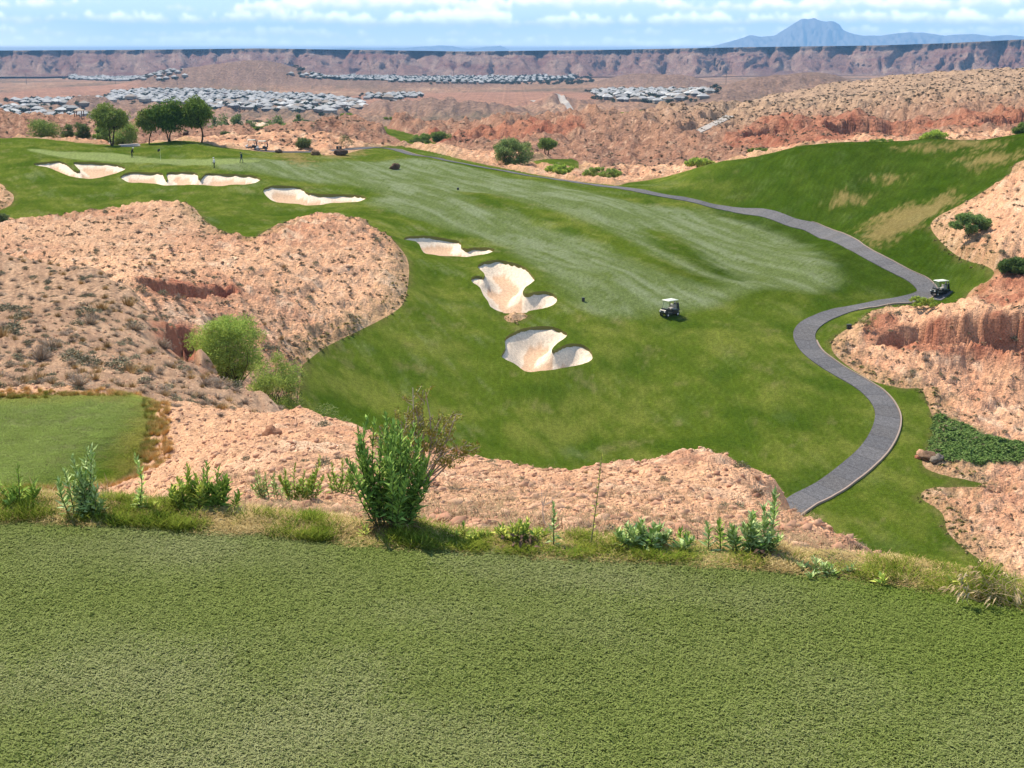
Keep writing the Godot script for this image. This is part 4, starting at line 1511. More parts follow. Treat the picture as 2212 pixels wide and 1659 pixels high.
# many small leaf faces round a list of clump centres
func foliage(b: Mb, clumps: Array, count: int, long: float, wide: float, droop: float, light: Color, dark: Color, boost := 1.0) -> void:
	for k in count:
		var q: Array = clumps[rng.randi() % clumps.size()]
		var dir := Vector3(rng.randfn(), rng.randfn(), rng.randfn()).normalized()
		var at: Vector3 = q[0] + dir * Vector3(q[1], q[1] * q[2], q[1]) * pow(rng.randf(), 0.45)
		var along := (dir * 0.7 + Vector3(rng.randfn(), rng.randfn() * 0.7 - droop, rng.randfn())).normalized()
		var side := along.cross(Vector3(rng.randfn(), rng.randfn(), rng.randfn())).normalized()
		var l := long * rng.randf_range(0.6, 1.4)
		var w := wide * rng.randf_range(0.6, 1.4)
		b.tint = dark.lerp(light, rng.randf()) * boost
		b.tri(at - side * w * 0.5, at + along * l + Vector3(0, -droop * l * 0.3, 0), at + side * w * 0.5)

func limb(b: Mb, from: Vector3, to: Vector3, r0: float, r1: float, bend: float, sides := 5) -> void:
	var pts := []
	var radii := []
	var off := Vector3(rng.randfn(), rng.randfn() * 0.4, rng.randfn()) * bend * from.distance_to(to)
	for k in 5:
		var f := k / 4.0
		pts.append(from.lerp(to, f) + off * sin(PI * f))
		radii.append(lerpf(r0, r1, f))
	b.tube(pts, radii, sides, false)

# a tree that stands on the ground at that depth and whose top shows at pixel row v_top
func tree(called: String, label: String, category: String, group: String, u: float, v_top: float, depth: float, wide_px: float, look: Dictionary) -> void:
	var foot := at_depth(u, 800.0 if depth > 60.0 else 1000.0, depth)
	var x := sight(u, v_top).x * depth
	foot = Vector3(x, ground_y(x, -depth), -depth)
	var tall: float = maxf(-sight(u, v_top).y * depth - foot.y, 0.6)
	var half := wide_px * 0.5 * depth / FOCAL
	var t := thing(called, label, category, foot - Vector3(0, 0.05, 0), 0.0, group)
	var bare: float = look.get("bare", 0.3)
	var lean: float = look.get("lean", 0.0) * half
	var trunks: int = look.get("trunks", 2)
	var wood := Mb.new()
	wood.tint = look.get("bark", Color(0.07, 0.05, 0.035))
	var clumps := []
	var crown_mid := Vector3(lean, tall * (bare + 1.0) * 0.5, 0)
	var crown_r := Vector3(half, tall * (1.0 - bare) * 0.5, half * 0.9)
	var n: int = look.get("clumps", 26)
	for k in n:
		var dir := Vector3(rng.randfn(), rng.randfn(), rng.randfn()).normalized()
		var at := crown_mid + dir * crown_r * (0.35 + 0.5 * sqrt(rng.randf()))
		if look.get("dome", false):
			at.y = maxf(at.y, tall * 0.12)
		clumps.append([at, minf(half, crown_r.y * 1.2) * look.get("clump", 0.30) * 1.15 * rng.randf_range(0.7, 1.35), 0.75])
	var tr: float = look.get("trunk", 0.035) * tall
	for k in trunks:
		var a := TAU * k / trunks + rng.randf()
		var root := Vector3(cos(a), 0, sin(a)) * tr * (0.0 if trunks == 1 else 1.0)
		var fork := Vector3(lean * 0.6 + cos(a) * half * 0.22, tall * (bare + 0.08) * rng.randf_range(0.8, 1.1), sin(a) * half * 0.2)
		limb(wood, root - Vector3(0, 0.3, 0), fork, tr, tr * 0.65, 0.06, 7)
		for j in n:
			if j % trunks == k:
				limb(wood, fork, clumps[j][0], tr * 0.4, tr * 0.08, 0.08, 4)
	put("trunk", wood.mesh(), bark_material(), t)
	var crown := Mb.new()
	foliage(crown, clumps, int(look.get("leaves", 2600) * 1.35), look.get("long", 0.3) * 1.15, look.get("leaf_w", 0.1) * 1.9, look.get("droop", 0.1), look.get("light", Color(0.10, 0.14, 0.03)), look.get("dark", Color(0.045, 0.07, 0.015)), 2.2)
	put("crown", crown.mesh(), leafy(0.8), t)

func trees() -> void:
	var mesquite := {"bare": 0.38, "trunks": 2, "clumps": 34, "clump": 0.34, "leaves": 4200, "long": 0.42, "leaf_w": 0.12, "droop": 0.5, "light": Color(0.135, 0.165, 0.04), "dark": Color(0.045, 0.065, 0.015), "trunk": 0.022}
	var thick := mesquite.duplicate()
	thick.merge({"bare": 0.28, "clumps": 40, "clump": 0.42, "leaves": 6500, "light": Color(0.075, 0.115, 0.022), "dark": Color(0.022, 0.042, 0.008)}, true)
	var single := thick.duplicate()
	single.merge({"trunks": 1, "bare": 0.36, "lean": -0.35, "light": Color(0.10, 0.14, 0.028), "dark": Color(0.03, 0.05, 0.01)}, true)
	var g := "trees behind the putting green"
	tree("mesquite_tree", "open feathery tree with a forked dark trunk beside the pale path", "tree", g, 236, 222, 284, 92, mesquite)
	var thin := mesquite.duplicate()
	thin.merge({"clumps": 18, "leaves": 2000, "trunks": 1, "lean": 0.1}, true)
	tree("mesquite_tree", "slender thin-crowned tree between the feathery tree and the dense dark tree", "tree", g, 318, 238, 284, 52, thin)
	tree("mesquite_tree", "dense dark green tree with two trunks behind the flag", "tree", g, 362, 218, 284, 78, thick)
	tree("mesquite_tree", "dense tree on one bare leaning trunk on the mound", "tree", g, 430, 208, 284, 62, single)
	var bush := {"bare": 0.02, "trunks": 4, "clumps": 30, "clump": 0.36, "leaves": 3600, "long": 0.34, "leaf_w": 0.09, "droop": 0.0, "dome": true, "light": Color(0.13, 0.17, 0.045), "dark": Color(0.05, 0.075, 0.02), "trunk": 0.02}
	var soft := bush.duplicate()
	soft.merge({"droop": 0.25, "light": Color(0.15, 0.20, 0.05), "dark": Color(0.07, 0.10, 0.025)}, true)
	var bright := bush.duplicate()
	bright.merge({"light": Color(0.23, 0.29, 0.055), "dark": Color(0.10, 0.14, 0.025)}, true)
	var dim := bush.duplicate()
	dim.merge({"light": Color(0.095, 0.12, 0.045), "dark": Color(0.04, 0.055, 0.022), "leaves": 2200}, true)
	g = "bushes beyond the putting green"
	tree("bush", "wide green bush on the skyline at the left end of the green's ridge", "bush", g, 92, 254, 305, 70, bush)
	tree("bush", "low grey-green bush between the wide bush and the dark ball-shaped bush", "bush", g, 143, 265, 310, 30, dim)
	tree("bush", "dark ball-shaped bush at the top of the pale path", "bush", g, 176, 260, 302, 34, dim)
	tree("bush", "soft weeping bush under the feathery forked tree", "bush", g, 268, 262, 300, 62, soft)
	tree("bush", "soft pale bush left of the feathery tree's trunks", "bush", g, 218, 268, 303, 34, soft)
	g = "bushes on the bare hill behind the parked carts"
	tree("bush", "spiky green shrub beside the path on the bare hill", "bush", g, 655, 297, 296, 34, dim)
	tree("bush", "sparse grey shrub above the two black bins", "bush", g, 748, 288, 298, 34, {"bare": 0.1, "trunks": 6, "clumps": 14, "clump": 0.3, "leaves": 700, "long": 0.2, "leaf_w": 0.05, "light": Color(0.16, 0.15, 0.07), "dark": Color(0.07, 0.06, 0.035), "trunk": 0.012})
	tree("bush", "thin grey shrub high on the bare hill", "bush", g, 560, 282, 338, 16, dim)
	tree("bush", "small grey shrub on the crest of the bare hill", "bush", g, 487, 288, 335, 22, dim)
	g = "trees in the side gully beyond the path"
	tree("gully_tree", "small round tree beside the far raised lawn", "tree", g, 750, 243, 520, 30, soft)
	tree("gully_tree", "broad low tree in the gully bushes, pale side", "tree", g, 912, 290, 385, 50, soft)
	tree("gully_tree", "darker tree in the gully bushes, nearest the bare slope", "tree", g, 952, 284, 378, 48, bush)
	tree("gully_tree", "low shrub at the foot of the gully trees", "tree", g, 905, 312, 350, 60, dim)
	tree("gully_tree", "low green thicket on the gully lawn's far edge", "tree", g, 846, 262, 520, 52, bush)
	tree("gully_tree", "wide green tree standing just below the cart path", "tree", g, 1110, 297, 298, 94, {"bare": 0.06, "trunks": 3, "clumps": 46, "clump": 0.3, "leaves": 6500, "long": 0.34, "leaf_w": 0.09, "dome": true, "light": Color(0.14, 0.18, 0.06), "dark": Color(0.05, 0.075, 0.025), "trunk": 0.02})
	tree("gully_tree", "round tree with a visible trunk at the gully lawn", "tree", g, 1181, 296, 330, 44, {"bare": 0.3, "trunks": 2, "clumps": 26, "clump": 0.34, "leaves": 2800, "long": 0.34, "leaf_w": 0.1, "light": Color(0.12, 0.16, 0.04), "dark": Color(0.045, 0.07, 0.02)})
	tree("gully_tree", "bright yellow-green bush hanging over the gully lawn", "tree", g, 1205, 357, 289, 76, bright)
	tree("palo_verde", "flat-topped green tree where the grass hill begins", "tree", g, 1300, 360, 284, 96, {"bare": 0.15, "trunks": 3, "clumps": 40, "clump": 0.26, "leaves": 5200, "long": 0.3, "leaf_w": 0.08, "light": Color(0.17, 0.22, 0.05), "dark": Color(0.07, 0.10, 0.025), "trunk": 0.02})
	g = "bushes along the crest of the right-hand grass hill"
	tree("bush", "bright wide bush peeking over the left end of the grass crest", "bush", g, 1512, 341, 274, 72, bright)
	tree("bush", "round olive bush beside the pale bare knoll", "bush", g, 1637, 342, 268, 50, bush)
	tree("bush", "loose grey-green bush behind the grass crest", "bush", g, 1905, 305, 258, 62, soft)
	tree("bush", "upright bright green bush on the grass crest", "bush", g, 2020, 283, 252, 60, bright)
	tree("bush", "bush at the far right end of the grass crest", "bush", g, 2212, 268, 240, 44, bush)
	g = "desert bushes right of the cart path"
	tree("bush", "broad flat green bush on the bare bank above the sharp bend", "bush", g, 2100, 458, 187, 96, {"bare": 0.1, "trunks": 5, "clumps": 44, "clump": 0.26, "leaves": 5500, "long": 0.26, "leaf_w": 0.07, "dome": true, "light": Color(0.13, 0.19, 0.06), "dark": Color(0.05, 0.08, 0.025), "trunk": 0.02})
	tree("bush", "big dark bush on the red rock beside the sharp bend", "bush", g, 2200, 556, 172, 92, {"bare": 0.02, "trunks": 4, "clumps": 46, "clump": 0.34, "leaves": 6500, "long": 0.24, "leaf_w": 0.08, "dome": true, "light": Color(0.075, 0.115, 0.035), "dark": Color(0.025, 0.045, 0.012), "trunk": 0.02})
	tree("palo_verde", "airy yellow-green small tree on top of the bare mound", "tree", g, 1998, 640, 160.5, 78, {"bare": 0.3, "trunks": 3, "clumps": 26, "clump": 0.26, "leaves": 2200, "long": 0.17, "leaf_w": 0.05, "light": Color(0.22, 0.27, 0.05), "dark": Color(0.10, 0.13, 0.025), "trunk": 0.02})
	tree("bush", "sparse twiggy bush at the tip of the bare mound", "bush", g, 1872, 680, 157.5, 52, {"bare": 0.2, "trunks": 7, "clumps": 20, "clump": 0.26, "leaves": 700, "long": 0.13, "leaf_w": 0.03, "light": Color(0.19, 0.20, 0.07), "dark": Color(0.10, 0.09, 0.04), "trunk": 0.012})
	g = "palo verde trees in the left gully"
	tree("palo_verde", "big soft yellow-green tree filling the gully behind the red cliff", "tree", g, 487, 664, 103, 176, {"bare": 0.10, "trunks": 5, "clumps": 80, "clump": 0.24, "leaves": 17000, "long": 0.24, "leaf_w": 0.028, "light": Color(0.21, 0.27, 0.06), "dark": Color(0.085, 0.12, 0.025), "trunk": 0.015})
	tree("palo_verde", "darker twiggy tree in front of the big gully tree", "tree", g, 588, 752, 95, 172, {"bare": 0.12, "trunks": 5, "clumps": 60, "clump": 0.22, "leaves": 9500, "long": 0.22, "leaf_w": 0.026, "light": Color(0.19, 0.24, 0.055), "dark": Color(0.08, 0.105, 0.025), "trunk": 0.014})
	tree("palo_verde", "low grey-green thicket half hidden behind the near ridge", "tree", g, 715, 868, 100, 120, {"bare": 0.05, "trunks": 6, "clumps": 40, "clump": 0.3, "leaves": 5000, "long": 0.2, "leaf_w": 0.03, "light": Color(0.15, 0.18, 0.06), "dark": Color(0.06, 0.08, 0.03), "trunk": 0.01})
	tree("bush", "dark green bush at the left edge below the grass bank", "bush", "bushes in the hollow below the green", -2, 462, 200, 36, dim)
	g = "small trees near the valley houses"
	for q in [[470, 232, 620, 40], [510, 236, 640, 34], [545, 238, 660, 26], [590, 236, 600, 44], [622, 238, 610, 40], [648, 240, 620, 30]]:
		tree("valley_tree", "small grey-green tree in the row beyond the far raised lawn", "tree", g, q[0], q[1], q[2], q[3], {"bare": 0.2, "trunks": 2, "clumps": 18, "clump": 0.36, "leaves": 900, "long": 0.8, "leaf_w": 0.3, "light": Color(0.11, 0.14, 0.05), "dark": Color(0.05, 0.07, 0.025)})

# ---- low desert shrubs, unit size
func shrub_mesh(kind: int) -> ArrayMesh:
	var b := Mb.new()
	if kind == 0 or kind == 3:      # dry twigs
		for k in 150:
			var a := rng.randf() * TAU
			var lift := rng.randf_range(0.15, 1.35)
			var dir := Vector3(cos(a) * cos(lift), sin(lift), sin(a) * cos(lift))
			var from := dir * rng.randf_range(0.0, 0.2)
			var to := dir * rng.randf_range(0.35, 0.62) + Vector3(rng.randfn(), rng.randfn(), rng.randfn()) * 0.06
			var side := dir.cross(Vector3(rng.randfn(), rng.randfn(), rng.randfn())).normalized() * 0.022
			b.tint = (Color(0.22, 0.17, 0.135) if kind == 0 else Color(0.33, 0.25, 0.17)).lerp(Color(0.42, 0.34, 0.26), rng.randf())
			b.tri(from - side, to, from + side)
			b.tri(to, to + (dir + Vector3(rng.randfn(), rng.randfn(), rng.randfn()) * 0.8).normalized() * 0.12, to * 0.93 + side)
	elif kind == 1:                 # grey-green leafy ball
		var cl := []
		for k in 16:
			var d := Vector3(rng.randfn(), absf(rng.randfn()) * 0.7, rng.randfn()).normalized()
			cl.append([d * Vector3(0.34, 0.34, 0.34) + Vector3(0, 0.08, 0), 0.2, 0.9])
		foliage(b, cl, 330, 0.13, 0.06, 0.0, Color(0.30, 0.28, 0.18), Color(0.13, 0.12, 0.08))
	else:                           # straw tuft
		for k in 120:
			var a := rng.randf() * TAU
			var out := rng.randf_range(0.05, 0.5)
			var root := Vector3(cos(a), 0, sin(a)) * rng.randf() * 0.22
			var tip := root + Vector3(cos(a) * out, rng.randf_range(0.3, 0.75), sin(a) * out)
			var side := Vector3(-sin(a), 0, cos(a)) * 0.02
			b.tint = Color(0.42, 0.30, 0.15).lerp(Color(0.26, 0.17, 0.08), rng.randf())
			b.tri(root - side, tip, root + side)
	return b.mesh()

func shrubs() -> void:
	var protos := [shrub_mesh(0), shrub_mesh(1), shrub_mesh(2), shrub_mesh(3)]
	var kinds := ["dry_shrub", "leafy_shrub", "straw_tuft", "dry_shrub"]
	var m := leafy(0.2)
	# pixel regions: left, top, right, bottom, nearest depth, how many, least and largest size, name of the place
	var zones := [[330, 880, 1000, 1120, 6.0, 26, 0.10, 0.34, "dirt ridge beside the lower lawn"], [1040, 985, 1960, 1200, 6.0, 58, 0.10, 0.42, "dirt mound beyond the tee"],
		[0, 580, 620, 860, 31.0, 92, 0.35, 1.0, "brown slope behind the lower lawn"], [200, 470, 880, 780, 105.0, 86, 0.4, 1.25, "bare hill by the bunkers"],
		[0, 440, 520, 570, 150.0, 26, 0.6, 1.6, "bare hollow below the green"], [1800, 650, 2212, 960, 128.0, 26, 0.4, 1.3, "mound inside the path bend"], [2010, 350, 2212, 560, 140.0, 20, 0.5, 1.3, "bare bank above the sharp bend"],
		[460, 270, 830, 325, 300.0, 26, 0.5, 1.3, "hill behind the parked carts"]]
	var words := ["grey dry twiggy shrub on the ", "grey-green leafy shrub on the ", "straw-coloured grass tuft on the ", "brown dry twiggy shrub on the "]
	for z in zones:
		var left: int = z[5]
		var tries := 0
		while left > 0 and tries < 2000:
			tries += 1
			var u := rng.randf_range(z[0], z[2])
			var v := rng.randf_range(z[1], z[3])
			var q := at_pixel(u, v, z[4])
			if layer_at(d_turf, q.x, q.z) > -0.04 * -q.z * 0.1 or layer_at(d_path, q.x, q.z) > -1.5:
				continue
			if (-q.z) > z[4] * 9.0 or pixel_of(q).distance_to(Vector2(u, v)) > 40.0:
				continue
			left -= 1
			var kind: int = [0, 1, 2, 3, 0, 1][rng.randi() % 6]
			if z[4] > 100.0 and kind == 2:
				kind = 1
			var o := put(kinds[kind], protos[kind], m)
			var size := lerpf(z[6], z[7], pow(rng.randf(), 2.0)) * clampf(-q.z / 22.0, 0.3, 1.0)
			o.position = q - Vector3(0, 0.03 * size, 0)
			o.scale = Vector3(size, size * rng.randf_range(0.6, 0.95), size) * (1.25 if kind == 2 else 1.0)
			o.rotation.y = rng.randf() * TAU
			var rank := "tiny " if size < lerpf(z[6], z[7], 0.12) else ("small " if size < lerpf(z[6], z[7], 0.3) else ("middling " if size < lerpf(z[6], z[7], 0.62) else "large "))
			tag(o, rank + words[kind] + z[8], "shrub" if kind != 2 else "grass tuft", rank + words[kind].trim_suffix(" on the ") + "s on the " + z[8])
	# the shrubs that are too many and too far to count
	var far := Mb.new()
	far.tint = Color(1, 1, 1)
	var cl := []
	for k in 7:
		cl.append([Vector3(rng.randfn() * 0.22, 0.22 + 0.12 * rng.randf(), rng.randfn() * 0.22), 0.26, 0.8])
	foliage(far, cl, 44, 0.3, 0.26, 0.0, Color(1, 1, 1), Color(0.6, 0.6, 0.6))
	var fm := far.mesh()
	var places := []
	var tints := []
	for k in 26000:
		var d := exp(rng.randf_range(log(300.0), log(1050.0)))
		var t := rng.randf_range(-0.42, 0.42)
		var x := t * d
		if layer_at(d_turf, x, -d) > -4.0:
			continue
		var on_right := smoothstep(0.04, 0.15, t) * smoothstep(400.0, 500.0, d)
		if rng.randf() > 0.26 + 0.75 * on_right + 0.5 * noise.get_noise_2d(x * 1.5, d * 1.5):
			continue
		var s := rng.randf_range(0.45, 1.15) * (1.0 + 0.3 * on_right)
		places.append(Transform3D(Basis(Vector3.UP, rng.randf() * TAU).scaled(Vector3(s, s * 0.75, s)), Vector3(x, ground_y(x, -d) - 0.05, -d)))
		tints.append(Color(0.17, 0.135, 0.085).lerp(Color(0.24, 0.195, 0.14), rng.randf()))
	many("desert_scrub", fm, m, places, tints, "countless small dark desert shrubs dotting the far bare hills", "scrub")
	var near_places := [[], [], [], []]
	var near_tints := [[], [], [], []]
	for k in 3000:
		var d := exp(rng.randf_range(log(30.5), log(110.0)))
		var x := rng.randf_range(-0.42, 0.05) * d
		if layer_at(d_turf, x, -d) > -0.3:
			continue
		var s := rng.randf_range(0.12, 0.42) * (0.7 + d / 110.0)
		var kind := rng.randi() % 4
		near_places[kind].append(Transform3D(Basis(Vector3.UP, rng.randf() * TAU).scaled(Vector3(s, s * 0.7, s)), Vector3(x, ground_y(x, -d) - 0.02, -d)))
		near_tints[kind].append(Color(1, 1, 1) * rng.randf_range(0.7, 1.3))
	for kind in 4:
		many(["twig_litter", "leafy_litter", "straw_litter", "brushwood"][kind], protos[kind], m, near_places[kind], near_tints[kind], ["small grey twiggy plants strewn over the brown slope", "small grey-green plants strewn over the brown slope", "small straw tufts strewn over the brown slope", "small brown brushwood strewn over the brown slope"][kind], "scrub")
	places = []
	tints = []
	for k in 6000:
		var d := exp(rng.randf_range(log(110.0), log(260.0)))
		var t := rng.randf_range(-0.42, 0.42)
		var x := t * d
		if layer_at(d_turf, x, -d) > -0.4 or layer_at(d_path, x, -d) > -1.0:
			continue
		var s := rng.randf_range(0.12, 0.40) * (1.0 + d / 260.0)
		places.append(Transform3D(Basis(Vector3.UP, rng.randf() * TAU).scaled(Vector3(s, s * 0.7, s)), Vector3(x, ground_y(x, -d) - 0.02, -d)))
		tints.append(Color(0.24, 0.18, 0.115).lerp(Color(0.42, 0.31, 0.19), rng.randf()))
	many("low_scrub", fm, m, places, tints, "tiny dry plants and dead stalks strewn over the bare slopes", "scrub")
	# creek bed thicket
	places = []
	tints = []
	var creek := outline(CREEK, 3, 100.0)
	for k in 9000:
		var q := Vector2(rng.randf_range(0.28, 0.44), rng.randf_range(log(120.0), log(140.0)))
		if not Geometry2D.is_point_in_polygon(q, creek):
			continue
		var d := exp(q.y)
		var s := rng.randf_range(0.2, 0.6)
		places.append(Transform3D(Basis(Vector3.UP, rng.randf() * TAU).scaled(Vector3(s, s * 0.8, s)), Vector3(q.x * d, ground_y(q.x * d, -d) - 0.05, -d)))
		tints.append(Color(0.13, 0.23, 0.05).lerp(Color(0.26, 0.36, 0.11), rng.randf()))
	many("creek_reeds", fm, m, places, tints, "lush green thicket along the damp creek bed by the cart path", "thicket")
	# weedy fringe where the turf gives way to the bare slopes
	places = []
	tints = []
	for k in 40000:
		var d := exp(rng.randf_range(log(104.0), log(240.0)))
		var t := rng.randf_range(-0.40, 0.40)
		var x := t * d
		var g := layer_at(d_turf, x, -d)
		if g > 0.2 or g < -1.8 or layer_at(d_path, x, -d) > -1.2:
			continue
		if rng.randf() > 0.42 + 0.8 * noise.get_noise_2d(x * 9.0, d * 9.0):
			continue
		var s := rng.randf_range(0.2, 0.55)
		places.append(Transform3D(Basis(Vector3.UP, rng.randf() * TAU).scaled(Vector3(s, s * 0.7, s)), Vector3(x, ground_y(x, -d) - 0.04, -d)))
		tints.append(Color(0.15, 0.17, 0.04).lerp(Color(0.36, 0.28, 0.13), pow(rng.randf(), 1.2)))
	many("rough_fringe", fm, m, places, tints, "ragged fringe of rank grass between turf and bare slopes", "grass")
	places = []
	tints = []
	for k in 60000:
		var d := rng.randf_range(17.0, 33.0)
		var x := rng.randf_range(-0.40, -0.10) * d
		var g := layer_at(d_turf, x, -d)
		if g > 0.12 or g < -0.6 or places.size() > 1500:
			continue
		if rng.randf() > 0.6 + 0.7 * noise.get_noise_2d(x * 60.0, d * 60.0) - 0.3 * absf(g):
			continue
		var s := rng.randf_range(0.07, 0.22)
		places.append(Transform3D(Basis(Vector3.UP, rng.randf() * TAU).scaled(Vector3(s, s * 0.8, s)), Vector3(x, ground_y(x, -d) - 0.01, -d)))
		tints.append(Color(0.8, 1.1, 0.5).lerp(Color(1.7, 1.55, 1.3), smoothstep(0.15, -0.3, g + rng.randfn() * 0.15)))
	many("lawn_edge_straw", protos[2], m, places, tints, "dry brown grass bordering the lower tee lawn", "grass")

# ---------------------------------------------------------------- the foreground
func lance(b: Mb, root: Vector3, dir: Vector3, long: float, wide: float, curl: float) -> void:
	var side := dir.cross(Vector3.UP)
	side = side.normalized() if side.length() > 0.05 else Vector3.RIGHT
	side = side.rotated(dir, rng.randf_range(-0.7, 0.7)) * wide * 0.5
	var up := side.cross(dir).normalized()
	var m1 := root + dir * long * 0.38 + up * curl * long * 0.25
	var tip := root + dir * long * 0.95 - Vector3(0, curl * long * 0.5, 0)
	b.tri(root, m1 - side, m1 + up * wide * -0.12)
	b.tri(root, m1 + up * wide * -0.12, m1 + side)
	b.tri(m1 - side, tip, m1 + up * wide * -0.12)
	b.tri(m1 + up * wide * -0.12, tip, m1 + side)

# stems: list of [lean x, lean z, height]; each stem is a part and carries its leaves as a sub-part
func weed(called: String, label: String, category: String, group: String, foot: Vector3, stems: Array, leaf: float, per_stem: int, light: Color, dark: Color, bark: Color, reach := 1.6) -> void:
	var t := thing(called, label, category, foot, 0.0, group)
	for s in stems:
		var w := Mb.new()
		w.tint = bark
		var tall: float = s[2]
		var pts := []
		var radii := []
		var bow := Vector3(rng.randfn(), 0, rng.randfn()) * tall * 0.04
		var base: Vector3 = s[3] if s.size() > 3 else Vector3.ZERO
		for k in 6:
			var f := k / 5.0
			pts.append(base + Vector3(s[0] * f, tall * f - 0.01, s[1] * f) + bow * sin(f * PI))
			radii.append(lerpf(0.0028, 0.0009, f))
		w.tube(pts, radii, 5, false)
		var stem := put("stem", w.mesh(), bark_material(), t)
		var b := Mb.new()
		for k in per_stem:
			var f := pow((k + rng.randf()) / per_stem, 0.8)
			f = 0.12 + 0.88 * f
			var i := mini(int(f * 5.0), 4)
			var root: Vector3 = pts[i].lerp(pts[i + 1], f * 5.0 - i)
			var a := k * 2.4 + rng.randf() * 0.8
			var lift := lerpf(0.25, 1.15, f) + rng.randfn() * 0.15
			b.tint = dark.lerp(light, rng.randf())
			var l := leaf * rng.randf_range(0.65, 1.2) * (1.0 - 0.45 * f * f)
			lance(b, root, Vector3(cos(a) * cos(lift), sin(lift), sin(a) * cos(lift)), l * reach, l * reach * 0.25, rng.randf_range(-0.1, 0.5))
		put("leaves", b.mesh(), leafy(0.3), stem)

func edge_foot(u: float, v: float) -> Vector3:
	# on the rough strip just past the mown edge
	var q := sight(u, v)
	var l := log(3.4)
	while l < 2.4:
		var d := exp(l)
		if -ground_base(q.x, d) / d <= q.y:
			return Vector3(q.x * d, ground_y(q.x * d, -d), -d)
		l += 0.004
	return Vector3(q.x * 5.0, ground_y(q.x * 5.0, -5.0), -5.0)

func px(d: float, n: float) -> float:
	return n * d / FOCAL

